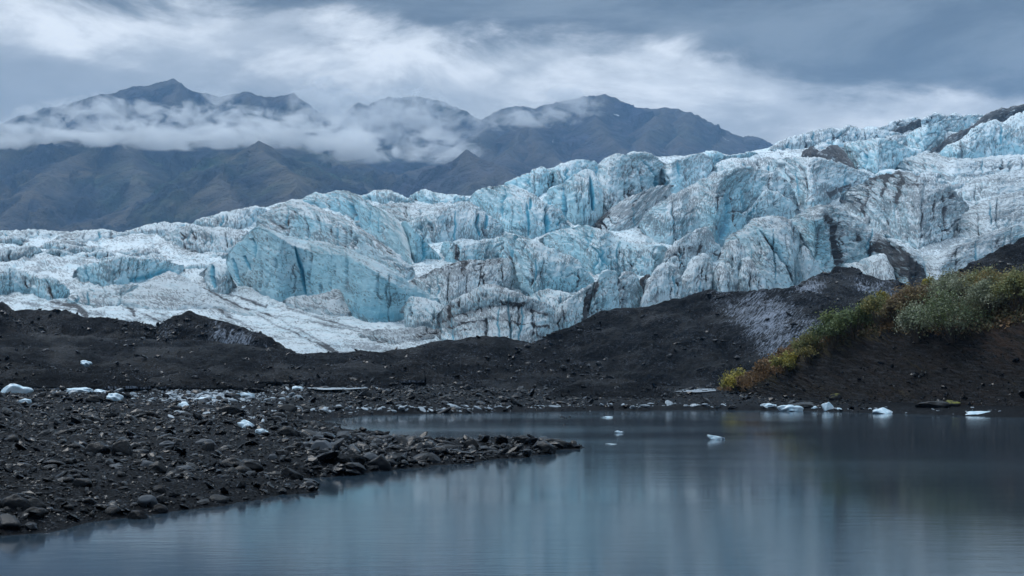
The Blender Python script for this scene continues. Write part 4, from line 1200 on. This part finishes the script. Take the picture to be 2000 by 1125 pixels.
def pond(pts, dz, label, mat=None):
    P2 = np.array(pts, float)
    q = ray_ground(P2[:, 0], P2[:, 1])
    dz = float(np.median(q[:, 2])) + dz
    g = ground_hit(P2[:, 0], P2[:, 1], dz)
    c = g.mean(0)
    ring = []
    for i in range(len(g)):
        a, b_ = g[i], g[(i + 1) % len(g)]
        for t in np.linspace(0, 1, 6, endpoint=False):
            q = a + (b_ - a) * t
            ring.append((q[0] + RNG.normal(0, 0.25), q[1] + RNG.normal(0, 0.5)))
    return sheet('pond', ring, dz, SLUSH, label, 'pond')  # flat sheet coloured pale with the slush material


pond([(598, 757), (640, 753.5), (700, 753), (722, 755), (690, 760), (630, 761)], 0.03, 'narrow pale pond on the gravel flat left of centre')
pond([(1318, 764), (1350, 759), (1400, 759), (1405, 763), (1360, 766)], 0.03, 'thin pale puddle at the foot of the shrubby bank')


# ------------------------------------------------------------------ the shrubby bank at right
BD = [(1370, 158), (1440, 134), (1500, 118), (1600, 106), (1700, 99), (1850, 91), (2000, 84), (2250, 74)]
bank_foot = [(1370, 782), (1440, 780), (1500, 786), (1600, 795), (1700, 801), (1850, 806), (2000, 812), (2250, 826)]
bank_mid = [(1370, 776), (1410, 764), (1440, 756), (1500, 722), (1560, 692), (1640, 664), (1700, 645), (1760, 640), (1820, 648), (1900, 642), (2000, 622), (2250, 580)]
bank_top = [(1370, 772), (1410, 758), (1440, 747), (1500, 700), (1560, 672), (1640, 632), (1700, 608), (1760, 585), (1820, 562), (1900, 556), (2000, 545), (2250, 490)]


def mat_bank():
    m, T, b = new_mat('bank_soil')
    d = T.add('ShaderNodeSeparateColor', i0=attr(T, 'ice').outputs['Color'])
    turf, brown, _ = d.outputs
    fl = attr(T, 'flow').outputs['Vector']
    fine = T.noise(T.mapping(fl, (1, 0.7, 1)), 0.35, 5, 0.7)
    lay = T.noise(T.mapping(fl, (0.03, 0.16, 1), rot=(0, 0, -0.5)), 1.0, 5, 0.65, 0.4)
    big = T.noise(fl, 0.03, 3, 0.6)
    c = T.mix(T.rng(fine, 0.3, 0.7), (0.0022, 0.0023, 0.0028), (0.016, 0.0155, 0.0165))
    c = T.mix(T.math('MULTIPLY', T.rng(lay, 0.50, 0.63), T.rng(fine, 0.38, 0.6, 0.1, 0.95)), c, (0.050, 0.054, 0.062))
    c = T.mix(T.math('MULTIPLY', brown, T.rng(big, 0.40, 0.65)), c, (0.058, 0.037, 0.027))
    c = T.mix(T.rng(turf, 0.3, 0.8), c, T.mix(big, (0.045, 0.045, 0.024), (0.085, 0.062, 0.034)))
    T.put(b, 'Base Color', c)
    b.inputs['Roughness'].default_value = 0.6
    b.inputs['Specular IOR Level'].default_value = 0.08
    bump = T.add('ShaderNodeBump', Height=T.math('ADD', fine, lay), Strength=1.0, Distance=0.22)
    T.put(b, 'Normal', bump.outputs[0])
    return m


bank = loft('bank', [bank_foot, bank_mid, bank_top], slopes=[(24, 44), (30, 14)], back=120, seed=301, lump=5.0, flute=4.5, fine=2.6, blue=0.0, debris=0.12, autocr=0, mat=mat_bank(), depth=BD, skirt=10, step=2.4, fscale=40, slant=0.9,
            stains=[('blue', [(1430, 752), (1500, 715), (1560, 685), (1640, 650), (1700, 630), (1800, 610), (1900, 615), (2000, 590), (2200, 540)], 22, 1.3), ('blue', [(1700, 600), (1850, 575), (2100, 560)], 40, 1.2),
                    ('deb', [(1900, 665), (1980, 640)], 30, 0.9), ('deb', [(1960, 690), (2050, 680)], 25, 0.5)])
tag(bank, 'steep dark earth bank on the right shore, topped with shrubs', 'bank', None, 'structure')

# where the bank lies, for planting
_bco = np.empty(len(bank.data.vertices) * 3, np.float32)
bank.data.vertices.foreach_get('co', _bco)
_bco = _bco.reshape(-1, 3)
_bsl = _bco[:, 0] / _bco[:, 1], (_bco[:, 2] - CAM_H) / _bco[:, 1]
_bpx = CX + _bsl[0] * F
_bpy = HORIZON - _bsl[1] * F


def bank_point(px, py):
    off = np.maximum(_bco[:, 1] - np.interp(_bpx, [p[0] for p in BD], [p[1] for p in BD]) - 22, 0)
    q = (_bpx - px) ** 2 + (_bpy - py) ** 2
    near = np.where(q < max(30.0, q.min() * 1.5 + 1))[0]
    i = near[np.argmin(_bco[near, 1] + 3 * off[near])]
    return _bco[i].astype(float)


def leaves(centres, normals, size, tints, rg):
    """many leaf-sized quads"""
    n = len(centres)
    a = rg.normal(size=(n, 3))
    nn = normals + 0.9 * rg.normal(size=(n, 3))
    nn /= np.linalg.norm(nn, axis=1, keepdims=True)
    u = np.cross(nn, a)
    u /= np.linalg.norm(u, axis=1, keepdims=True) + 1e-9
    v = np.cross(nn, u)
    s = size * rg.uniform(0.6, 1.3, (n, 1))
    u, v = u * s, v * s * 0.5
    V = np.stack([centres - u, centres + v, centres + u, centres - v], 1).reshape(-1, 3)
    Fc = np.arange(4 * n).reshape(n, 4)
    T = np.repeat(tints, 4, axis=0)
    return V, Fc, T


def shrub(px, py, wpx, hpx, cols, label, nl=3600, seed=0):
    rg = np.random.default_rng(seed + 900)
    base = bank_point(px, py)
    s = base[1] / F
    w, h = wpx * s / 2 * 1.12, hpx * s * 0.80
    e = bpy.data.objects.new('willow_shrub', None)
    link(e)
    e.location = base
    tag(e, label, 'shrub', 'willow shrubs along the bank top')
    nb = 10 + int(w * 5)
    # several leaning boughs, each with its own leafy head
    heads, stems = [], []
    for k in range(nb):
        a = rg.uniform(0, 2 * np.pi)
        r = math.sqrt(rg.uniform(0, 1))
        hx, hy = w * 0.85 * r * math.cos(a), w * 0.7 * r * math.sin(a)
        hz = h * (0.30 + 0.58 * (1 - r * r * 0.8)) * rg.uniform(0.72, 1.12)
        heads.append((hx, hy, hz, rg.uniform(0.24, 0.42) * min(w, h * 1.2)))
        stems.append(((hx * 0.15 + rg.normal(0, 0.05), hy * 0.15, -0.2), (hx * 0.6, hy * 0.6, hz * 0.55), (hx, hy, hz + 0.15 * h)))
    C, Nn, Ti = [], [], []
    cols = np.array(cols, float) * 2.5
    for k, (hx, hy, hz, hr) in enumerate(heads):
        n_ = nl // nb
        dv = rg.normal(size=(n_, 3))
        dv /= np.linalg.norm(dv, axis=1, keepdims=True)
        rr = hr * rg.uniform(0.15, 1.0, (n_, 1)) ** 0.55 * (1 + 0.35 * rg.normal(size=(n_, 1)))
        p = np.array([hx, hy, hz]) + dv * rr * np.array([1, 1, 0.85])
        twig = rg.uniform(0, 1, n_) < 0.08              # upright shoots give a ragged top
        p[twig, 2] += rg.uniform(0.2, 0.9, twig.sum()) * hr
        p[:, 2] = np.maximum(p[:, 2], -0.25)
        c = cols[rg.integers(0, len(cols))] * 0.6 + cols[rg.integers(0, len(cols), n_)] * 0.4
        c = c * rg.uniform(0.65, 1.35, (n_, 1))
        C.append(p)
        Nn.append(dv + np.array([0, 0, 0.4]))
        Ti.append(c)
    V, Fc, T = leaves(np.concatenate(C), np.concatenate(Nn), 0.085 * max(s / 0.035, 0.8), np.concatenate(Ti), rg)
    mesh_np('foliage', V, Fc, LEAF, e, False, {'leaf_tint': T})
    SV, SF = [], []
    for st in stems:
        ring0 = None
        for q, pt in enumerate(st):
            rr = 0.035 * (1 - 0.35 * q)
            ids = []
            for k in range(4):
                a = k * math.pi / 2
                ids.append(len(SV))
                SV.append((pt[0] + rr * math.cos(a), pt[1] + rr * math.sin(a), pt[2]))
            if ring0:
                for k in range(4):
                    SF.append((ring0[k], ring0[(k + 1) % 4], ids[(k + 1) % 4], ids[k]))
            ring0 = ids
    mesh_np('stem', np.array(SV), np.array(SF), BARK, e, True)
    return e


YEL = [(0.165, 0.130, 0.022), (0.115, 0.105, 0.026), (0.070, 0.072, 0.026)]
OLI = [(0.080, 0.080, 0.030), (0.115, 0.095, 0.032), (0.055, 0.065, 0.030)]
GRN = [(0.052, 0.070, 0.030), (0.070, 0.084, 0.030), (0.038, 0.052, 0.026)]
GRY = [(0.100, 0.108, 0.072), (0.065, 0.075, 0.046), (0.135, 0.142, 0.105)]
BRN = [(0.085, 0.055, 0.030), (0.060, 0.048, 0.030), (0.095, 0.075, 0.035)]
MIX = [(0.10, 0.095, 0.035), (0.075, 0.085, 0.045), (0.12, 0.085, 0.035)]
SHR = [(1436, 762, 62, 46, YEL, 'bright yellow low shrub at the foot of the bank, nearest the water', 2200),
       (1537, 722, 56, 50, YEL, 'yellow green shrub at the tip of the shrub row, beside orange turf', 2600),
       (1575, 706, 74, 64, OLI, 'olive shrub second from the lower end of the row', 3200),
       (1625, 676, 84, 78, GRN, 'dark green shrub in the middle of the lower row', 3800),
       (1668, 655, 80, 74, GRN, 'green shrub just left of the yellowing shrub on the crest', 3600),
       (1712, 636, 84, 72, OLI, 'yellowing shrub on the crest above the dark earth hollow', 3600),
       (1756, 628, 70, 64, BRN, 'brown thin shrub between yellowing and grey green shrubs', 2800),
       (1790, 660, 84, 84, GRY, 'pale grey green shrub hanging over the bare slope, left of the biggest shrub', 4000),
       (1862, 660, 150, 116, GRN + GRY, 'biggest rounded grey green shrub, overhanging the bare slope', 7500),
       (1800, 600, 100, 58, BRN, 'rusty brown shrub behind the pale grey green one', 3400),
       (1722, 592, 34, 34, YEL, 'little yellow green bush poking up behind the crest', 900),
       (1815, 562, 30, 30, YEL, 'tiny bright bush on the skyline before the streaked ice', 900),
       (1862, 582, 110, 62, GRY, 'silvery shrub on the bank top, above the biggest shrub', 4200),
       (1925, 616, 90, 84, GRY, 'silvery grey shrub right of the biggest shrub', 4200),
       (1935, 566, 110, 48, MIX, 'olive brown shrub on the upper bank under the black slope', 3800),
       (1985, 604, 96, 84, OLI, 'tall yellow olive shrub at the right edge of the picture', 4200),
       (2010, 570, 110, 58, MIX, 'mixed olive shrub in the upper right corner of the bank', 3800),
       (1888, 552, 70, 30, BRN, 'low brown shrub highest on the bank, touching the black slope', 2200),
       (2080, 600, 140, 100, GRY, 'grey shrub just past the right edge of the picture', 3000)]
for i, (px, py, w, h, c, lb, nl) in enumerate(SHR):
    shrub(px, py, w, h, c, lb, nl, i)


def turf():
    """low heath and dead grass on the bank, too dense to count"""
    rg = np.random.default_rng(55)
    pts, tint = [], []
    A = np.array([(1430, 756), (1500, 716), (1560, 690), (1640, 652), (1700, 632), (1800, 612), (1900, 625), (2000, 600), (2150, 560)], float)
    n_ = 15000
    px = rg.uniform(1400, 2130, n_)
    lo = np.interp(px, [p[0] for p in bank_mid], [p[1] for p in bank_mid])
    hi = np.interp(px, [p[0] for p in bank_top], [p[1] for p in bank_top])
    t = rg.uniform(-0.12, 1.35, n_)
    py = lo + (hi - lo) * t
    ox = rg.uniform(1446, 1535, 2600)
    px = np.concatenate([px, ox])
    py = np.concatenate([py, np.interp(ox, [1440, 1500, 1535], [757, 722, 708]) + rg.uniform(-8, 13, 2600)])
    # bin the bank's own surface to drop each tuft on it
    key = {}
    q = np.round(_bpx / 5).astype(int) * 10000 + np.round(_bpy / 5).astype(int)
    order = np.argsort(_bco[:, 1])[::-1]
    key = dict(zip(q[order].tolist(), order.tolist()))
    ids = [key.get(int(round(a / 5)) * 10000 + int(round(b_ / 5)), -1) for a, b_ in zip(px, py)]
    ids = np.array(ids)
    ok = ids >= 0
    C = _bco[ids[ok]].astype(float)
    C = C + rg.normal(0, 0.10, C.shape)
    C[:, 2] += rg.uniform(0.0, 0.28, len(C))
    pal = np.array([(0.22, 0.13, 0.062), (0.175, 0.115, 0.062), (0.16, 0.145, 0.080), (0.11, 0.105, 0.058)])
    sel = fbm(C[:, 0] / 3, C[:, 1] / 3, 77, 3)
    orange = (px[ok] < 1560) | (sel > 0.22)
    T = np.where(orange[:, None], pal[rg.integers(0, 2, len(C))], pal[rg.integers(1, 4, len(C))]) * rg.uniform(0.6, 1.3, (len(C), 1))
    V, Fc, TT = leaves(C, np.tile([0.3, -0.5, 0.5], (len(C), 1)), 0.13, T, rg)
    o = mesh_np('turf', V, Fc, LEAF, None, False, {'leaf_tint': TT})
    tag(o, 'rusty orange turf and low heath covering the bank top', 'turf', None, 'stuff')


turf()

# ------------------------------------------------------------------ stones, boulders and stranded ice
def ico(sub=1):
    t = (1 + 5 ** 0.5) / 2
    V = [(-1, t, 0), (1, t, 0), (-1, -t, 0), (1, -t, 0), (0, -1, t), (0, 1, t), (0, -1, -t), (0, 1, -t), (t, 0, -1), (t, 0, 1), (-t, 0, -1), (-t, 0, 1)]
    Fc = [(0, 11, 5), (0, 5, 1), (0, 1, 7), (0, 7, 10), (0, 10, 11), (1, 5, 9), (5, 11, 4), (11, 10, 2), (10, 7, 6), (7, 1, 8), (3, 9, 4), (3, 4, 2), (3, 2, 6), (3, 6, 8), (3, 8, 9), (4, 9, 5), (2, 4, 11), (6, 2, 10), (8, 6, 7), (9, 8, 1)]
    V = [np.array(v) / np.linalg.norm(v) for v in V]
    for _ in range(sub):
        mid, nf = {}, []

        def m(a, b_):
            k = (min(a, b_), max(a, b_))
            if k not in mid:
                p = V[a] + V[b_]
                V.append(p / np.linalg.norm(p))
                mid[k] = len(V) - 1
            return mid[k]
        for a, b_, c in Fc:
            x, y, z = m(a, b_), m(b_, c), m(c, a)
            nf += [(a, x, z), (b_, y, x), (c, z, y), (x, y, z)]
        Fc = nf
    return np.array(V), np.array(Fc)


I0, I1, I2, I3 = ico(0), ico(1), ico(2), ico(3)


def stone_shape(base, rg, cuts=7, flat=0.55, rough=0.12):
    V = base[0].copy()
    ph = rg.uniform(0, 50)
    V = V * (1 + rough * 2 * pn(V[:, 0] * 1.7 + ph, V[:, 1] * 1.7 + V[:, 2] * 1.3, 3))[:, None]
    for _ in range(cuts):
        nv = rg.normal(size=3)
        nv /= np.linalg.norm(nv)
        c = rg.uniform(0.55, 0.9)
        e = np.maximum(V @ nv - c, 0)
        V = V - e[:, None] * nv * 0.9
    return V * np.array([1.0, rg.uniform(0.6, 0.95), flat * rg.uniform(0.7, 1.25)])


def stone_mesh(name, base, rg, mat, smooth=True, **kw):
    V = stone_shape(base, rg, **kw)
    me = bpy.data.meshes.new(name)
    me.from_pydata(V.tolist(), [], base[1].tolist())
    me.polygons.foreach_set('use_smooth', np.full(len(base[1]), smooth))
    me.materials.append(mat)
    return me


def place(name, px, py, wpx, mesh, hgt=1.0, sink=0.25, rz=None, z=None, d=None, tilt=0.15, depth=0.8):
    """an object whose visible width is wpx, standing on the ground seen at (px, py)"""
    if d is None:
        d = float(ground_hit(px, py, z)[1]) if z is not None else float(ray_ground(px, py)[0][1])
    x = float(slope_of(px, py)[0] * d)
    zz = max(float(ground_z(x, d)), -0.02) if z is None else z
    s = wpx * d / F / 2
    o = bpy.data.objects.new(name, mesh)
    link(o)
    o.scale = (s, s * depth, s * hgt)
    o.location = (x, d + s * 0.5, zz + s * hgt * 0.5 * (1 - 2 * sink) * 0.7)
    o.rotation_euler = (RNG.normal(0, tilt), RNG.normal(0, tilt), RNG.uniform(-0.4, 0.4) if rz is None else rz)
    return o


rg = np.random.default_rng(21)
BOULD = [  # px, py of the base, width px, height ratio, material, label
    (445, 812, 46, 0.75, 'd', 'dark slab shaped boulder leaning on the gravel beside the slush'),
    (180, 787, 38, 0.8, 'd', 'dark boulder touching the round white ice lump'),
    (236, 890, 42, 1.0, 'd', 'rounded dark boulder with a flat side in the middle of the left shore'),
    (185, 888, 50, 0.6, 'd', 'low dark boulder just left of the rounded flat sided one'),
    (302, 924, 46, 0.75, 'd', 'flat topped dark boulder beside the pale flat stone'),
    (356, 920, 42, 0.5, 'p', 'pale flat stone beside the flat topped dark boulder'),
    (400, 870, 46, 0.5, 'p', 'grey flat boulder alone on the upper gravel'),
    (325, 874, 34, 0.4, 'p', 'thin pale slab lying on gravel left of the grey flat boulder'),
    (627, 886, 46, 0.85, 'p', 'pale speckled round boulder near the base of the spit'),
    (531, 898, 22, 0.9, 'p', 'small light round stone below the speckled boulder, to its left'),
    (562, 852, 46, 0.7, 'd', 'dark hump of a boulder by the inlet'),
    (567, 936, 44, 0.9, 'd', 'smooth dark boulder at the edge of the muddy cove'),
    (484, 922, 54, 0.6, 'd', 'broad dark boulder left of the muddy cove'),
    (455, 912, 60, 0.4, 'd', 'long low dark slab behind the broad dark boulder'),
    (735, 918, 54, 0.8, 'd', 'dark boulder at the waterline on the near side of the spit'),
    (722, 901, 36, 0.6, 'p', 'grey stone partly behind the waterline boulder'),
    (762, 904, 30, 0.6, 'p', 'pale flat stone right of the waterline boulder'),
    (830, 901, 36, 0.9, 'd', 'dark upright stone in the middle of the spit'),
    (920, 876, 30, 0.9, 'd', 'dark rounded stone on the back edge of the spit'),
    (1019, 869, 46, 0.55, 'd', 'flat dark boulder on the far side of the spit end'),
    (1063, 884, 52, 0.6, 'd', 'domed dark boulder standing in water near the spit tip'),
    (1092, 876, 62, 0.45, 'd', 'last low boulder at the very tip of the spit'),
    (268, 1016, 40, 0.7, 'd', 'dark boulder standing in shallow water below the left shore'),
    (310, 962, 30, 0.8, 'd', 'upper of three dark stones stacked up the near shore'),
    (311, 983, 28, 0.9, 'd', 'middle of three dark stones stacked up the near shore'),
    (309, 1004, 32, 0.8, 'd', 'lowest of three dark stones, right at the water'),
    (22, 1002, 60, 0.6, 'd', 'long dark boulder lying at the left edge of the picture'),
    (62, 1012, 50, 0.6, 'd', 'dark boulder just right of the long edge boulder, near the water'),
    (60, 998, 50, 0.7, 'd', 'half hidden dark boulder behind the two at the lower left edge'),
    (335, 801, 22, 0.8, 'd', 'dark stone left of the paired pale ice lumps'),
    (556, 806, 46, 0.5, 'd', 'low black boulder surrounded by slush left of the inlet'),
    (1634, 784, 30, 0.95, 'm', 'dark rounded boulder with moss at the foot of the bank'),
    (1860, 794, 42, 0.6, 'm', 'grey boulder capped with yellow moss under the bank'),
    (1570, 797, 60, 0.35, 'd', 'low dark slab on the far shore behind the ice pieces'),
    (1432, 801, 20, 0.8, 'd', 'small black rock at the water on the far shore'),
    (1830, 797, 70, 0.3, 'd', 'long black ledge under the yellow mossed boulder'),
]
MATS = {'d': DARK, 'p': PALE, 'm': MOSSY}
for i, (px, py, w, hr, mk, lb) in enumerate(BOULD):
    r2 = np.random.default_rng(300 + i)
    me = stone_mesh('boulder', I3, r2, MATS[mk], True, cuts=4, flat=1.0, rough=0.13)
    zf = None
    o = place('boulder', px, py, w, me, hgt=hr, sink=0.22, tilt=0.1)
    tag(o, lb, 'boulder', 'boulders along the shore')
o = place('gravel_hump', 648, 908, 120, stone_mesh('gravel_hump', I3, np.random.default_rng(5), GRAV, True, cuts=2, flat=1.0, rough=0.2), hgt=0.22, sink=0.6, rz=0.1, tilt=0.02, depth=0.7)
tag(o, 'long muddy gravel hump under the speckled boulder', 'mound')

ICEP = [
    (22, 768, 74, 0.42, 'large wedge of blue ice stranded at the left edge'),
    (62, 757, 28, 0.6, 'small ice lump right beside the large stranded wedge'),
    (47, 787, 28, 0.5, 'low ice scrap on the gravel below the large wedge'),
    (221, 784, 38, 0.75, 'smooth round white ice lump next to a dark boulder'),
    (358, 797, 26, 0.7, 'pale ice lump, bigger of the pair beside the dark stone'),
    (166, 716, 22, 0.6, 'lone pale lump on the dark moraine slope at left'),
    (150, 767, 60, 0.25, 'long flat strip of ice rubble left of the round ice lump'),
    (195, 767, 30, 0.3, 'small flat ice scrap just above the round ice lump'),
    (92, 740, 26, 0.45, 'grey ice scrap above the stranded wedge'),
    (480, 836, 34, 0.6, 'dirty ice block on the gravel, left of the inlet'),
    (510, 850, 30, 0.5, 'dull ice block lying nearest the inlet on gravel'),
    (580, 762, 26, 0.45, 'white ice chip beside the narrow meltwater pond'),
    (470, 776, 50, 0.3, 'flat ice slab in the slush field at left'),
    (400, 782, 44, 0.2, 'thin ice sheet in the slush left of the flat slab'),
    (1209, 846, 20, 0.45, 'small white ice floe, middle of the lake'),
    (1399, 859, 36, 0.42, 'bright white ice floe floating alone on the right half of the lake'),
    (1186, 816, 22, 0.25, 'flat floe far out near the back of the lake'),
    (1195, 868, 26, 0.07, 'thin skin of ice barely breaking the water below the small floe'),
    (1503, 796, 34, 0.35, 'low white ice scrap stranded left of the ice pair on the far shore'),
    (1546, 804, 50, 0.5, 'broad white ice piece grounded on the far shore'),
    (1619, 804, 28, 0.8, 'upright bluish ice block on the far shore'),
    (1640, 804, 16, 0.5, 'tiny ice bit right of the upright ice block'),
    (1592, 803, 14, 0.5, 'tiny ice bit left of the upright ice block'),
    (1730, 808, 48, 0.38, 'wedge of ice with a sharp tip floating under the bank'),
    (1922, 812, 68, 0.22, 'long low ice raft under the bank at far right'),
    (1895, 811, 26, 0.3, 'small ice lump at the left end of the long ice raft'),
]
for i, (px, py, w, hr, lb) in enumerate(ICEP):
    r2 = np.random.default_rng(500 + i)
    me = stone_mesh('ice_chunk', I3, r2, BERG, True, cuts=6, flat=1.0, rough=0.3)
    kw = {}
    if 'lake' in lb or 'floe' in lb or 'barely' in lb or 'floating' in lb or 'raft' in lb:
        kw = dict(z=0.0)
    if 'moraine slope' in lb:
        kw = dict(d=148.0, z=float(at(px, py, 148.0)[2]) + 0.25)
    o = place('ice_chunk', px, py, w, me, hgt=hr, sink=0.2, tilt=0.05, **kw)
    tag(o, lb, 'ice', 'loose pieces of glacier ice')

# cobbles: the larger ones singly, the rest as one heap of small stones
protos = [stone_mesh('stone', I2 if i < 6 else I1, np.random.default_rng(40 + i), DARK if i % 6 else PALE, True, cuts=8, flat=0.6) for i in range(12)]


def scatter(n_, rg, ylo=755, yhi=1060, xr=(-120, 1150), gam=1.0):
    px = rg.uniform(xr[0], xr[1], n_ * 3)
    py = ylo + (yhi - ylo) * rg.uniform(0, 1, n_ * 3) ** gam
    sx, sz = slope_of(px, py)
    d = np.clip((rg.uniform(0, 0.85, len(px)) - CAM_H) / sz, 6, 230)
    x = sx * d
    z = ground_z(x, d)
    ok = (z > 0.02) & (d < 200)
    return np.stack([x, d, z], -1)[ok][:n_]


pts = scatter(260, rg, 765, 1050, (-30, 1130), 0.85)
for i, p in enumerate(pts):
    s = min(max(0.06, rg.pareto(2.2) * 0.055 + 0.075), 0.24) * max(1, p[1] / 45)
    o = bpy.data.objects.new('stone', protos[i % 12])
    link(o, shore)
    o.location = (p[0], p[1], p[2] + s * 0.16)
    o.scale = (s * rg.uniform(0.8, 1.3), s, s * rg.uniform(0.6, 1.1))
    o.rotation_euler = (rg.normal(0, 0.2), rg.normal(0, 0.2), rg.uniform(0, 6.28))


def rubble(name, P, sizes, rg, mat, base, parent, label=None, flat=0.55, pale=0.045, tilt=0.3, shapes=24):
    """many small stones joined in one mesh"""
    bank_ = [stone_shape(base, np.random.default_rng(70 + k), cuts=7, flat=flat) for k in range(shapes)]
    nv, nf = len(base[0]), len(base[1])
    V = np.empty((len(P), nv, 3))
    T = np.empty((len(P), nv))
    for i in range(len(P)):
        a = rg.uniform(0, 6.28)
        ca, sa = math.cos(a), math.sin(a)
        Q = bank_[i % shapes] * (sizes[i] * np.array([rg.uniform(0.8, 1.6), rg.uniform(0.6, 1.0), rg.uniform(0.6, 1.2)]))
        t1, t2 = rg.normal(0, tilt, 2)
        X = Q[:, 0] * ca - Q[:, 1] * sa
        Y = Q[:, 0] * sa + Q[:, 1] * ca
        Z = Q[:, 2] + t1 * X + t2 * Y
        V[i] = np.stack([X, Y, Z], -1) + P[i] + np.array([0, 0, sizes[i] * flat * 0.25])
        T[i] = rg.uniform(0, 0.5) if rg.uniform() > pale else rg.uniform(0.9, 2.0)
    Fc = (base[1][None] + (np.arange(len(P)) * nv)[:, None, None]).reshape(-1, 3)
    o = mesh_np(name, V.reshape(-1, 3), Fc, mat, parent, False, {'tone': T.ravel()})
    o['kind'] = 'stuff'
    if label:
        o['label'] = label
    return o


STUFF = mat_stone('small_wet_stones', (0.0009, 0.0012, 0.0019), (0.0075, 0.0102, 0.0148), 0.24)
p1 = scatter(27000, rg, 752, 1060, (-150, 1160), 1.15)
sz = np.clip((rg.pareto(2.0, len(p1)) * 0.016 + 0.019), 0.015, 0.16) * np.clip(p1[:, 1] / 32, 0.8, 3.5)
rubble('pebbles', p1, sz, rg, STUFF, I0, shore)
p4 = scatter(1500, rg, 858, 925, (600, 1135), 1.0)
rubble('pebbles', p4, np.clip(rg.pareto(2.0, len(p4)) * 0.05 + 0.06, 0.05, 0.30), rg, STUFF, I1, shore)
p2 = scatter(4200, rg, 762, 806, (500, 1700), 1.0)
rubble('pebbles', p2, np.clip(rg.pareto(2.2, len(p2)) * 0.05 + 0.07, 0.05, 0.4) * np.clip(p2[:, 1] / 100, 0.7, 1.6), rg, STUFF, I0, shore)

# rocks strewn over the moraine mounds
for o in [q for q in COL.objects if q.name.split('.')[0] in ('moraine_mound', 'mound') and q.data]:
    v = np.empty(len(o.data.vertices) * 3, np.float32)
    o.data.vertices.foreach_get('co', v)
    v = v.reshape(-1, 3).astype(float)
    fl_ = np.empty(len(v) * 3, np.float32)
    o.data.attributes['flow'].data.foreach_get('vector', fl_)
    k = int(min(1900, len(v) / 9))
    clump = fbm(v[:, 0] / 14, v[:, 1] / 14, 91, 3)
    wgt = np.exp(3.0 * clump)
    pk = rg.choice(len(v), k, p=wgt / wgt.sum())
    PM = v[pk] + rg.normal(0, 0.25, (k, 3)) * np.array([1, 1, 0.0])
    rubble('stones', PM, np.clip(rg.pareto(2.1, k) * 0.07 + 0.07, 0.07, 0.55) * np.clip(v[pk, 1] / 190, 0.6, 1.2), rg, STUFF, I0, o, pale=0.10)

# slush and brash ice lying on the flat
px = np.concatenate([rg.normal(410, 62, 900), rg.uniform(100, 260, 150), rg.uniform(560, 1000, 260), rg.uniform(1020, 1420, 80), rg.uniform(1460, 1960, 36), rg.uniform(330, 560, 90), rg.uniform(560, 740, 60)])
py = np.concatenate([rg.normal(776, 7, 900), rg.normal(764, 5, 150), rg.normal(800, 3.0, 260), rg.normal(795, 3.0, 80), rg.normal(802, 2.5, 36), rg.normal(808, 9, 90), rg.normal(760, 2.5, 60)])
P3 = ray_ground(px, py)
d = P3[:, 1]
o = rubble('slush', P3, np.clip(rg.pareto(2.2, len(P3)) * 0.06 + 0.05, 0.04, 0.28) * np.clip(d / 80, 0.5, 1.7), rg, SLUSH, I1, None, 'scattered slush and broken ice on the gravel flat and far shore', flat=0.42, tilt=0.25)
tag(o, None, 'slush', None, 'stuff')

# stones on the bare bank
sel = np.where((_bpy > 650) & (_bpx > 1420) & (_bpx < 2150) & (_bco[:, 1] < 150) & (_bpy > np.interp(_bpx, [p[0] for p in bank_mid], [p[1] for p in bank_mid]) + 6))[0]
pick = rg.choice(sel, 3600, p=(lambda w: w / w.sum())(np.exp((_bpy[sel] - 800) / 45.0) + 0.12))
PB = _bco[pick].astype(float) + rg.normal(0, 0.06, (len(pick), 3))
rubble('stones', PB, np.clip(rg.pareto(2.3, len(PB)) * 0.035 + 0.04, 0.04, 0.38), rg, STUFF, I0, bank)

# a few sticks and stone tips just clear of the water near the back of the lake
for k, (px, py, w) in enumerate(((1098, 815, 10), (1105, 817, 8), (1112, 815, 7), (1102, 830, 6))):
    o = place('rock_tip', px, py, w, stone_mesh('rock_tip', I1, np.random.default_rng(800 + k), DARK, True, cuts=5, flat=1.0), hgt=0.5, sink=0.3, z=0.0)
    tag(o, ('left one of the row of black rock tips far out in the lake', 'middle black rock tip, biggest of the row far out in the lake', 'right one of the row of black rock tips far out in the lake', 'lone black rock tip nearer the camera than the row of three')[k], 'rock', 'rock tips in the lake')

# ------------------------------------------------------------------ the air
def haze():
    m = bpy.data.materials.new('air')
    m.use_nodes = True
    T = NT(m.node_tree)
    T.n.clear()
    pv = T.add('ShaderNodeVolumePrincipled')
    pv.inputs['Color'].default_value = (0.35, 0.63, 0.98, 1)
    pv.inputs['Density'].default_value = 0.000072
    out = T.add('ShaderNodeOutputMaterial')
    T.l.new(pv.outputs[0], out.inputs['Volume'])
    x, y0, y1, z0, z1 = 5200, -5200, 7400, -3.5, 1470
    V = [(a, b_, c) for c in (z0, z1) for a, b_ in ((-x, y0), (x, y0), (x, y1), (-x, y1))]
    Fc = [(3, 2, 1, 0), (4, 5, 6, 7), (0, 1, 5, 4), (1, 2, 6, 5), (2, 3, 7, 6), (3, 0, 4, 7)]
    me = bpy.data.meshes.new('haze')
    me.from_pydata(V, [], Fc)
    me.materials.append(m)
    o = bpy.data.objects.new('haze', me)
    link(o)
    tag(o, 'pale blue air between the shore and the far mountains', 'haze', None, 'stuff')


haze()
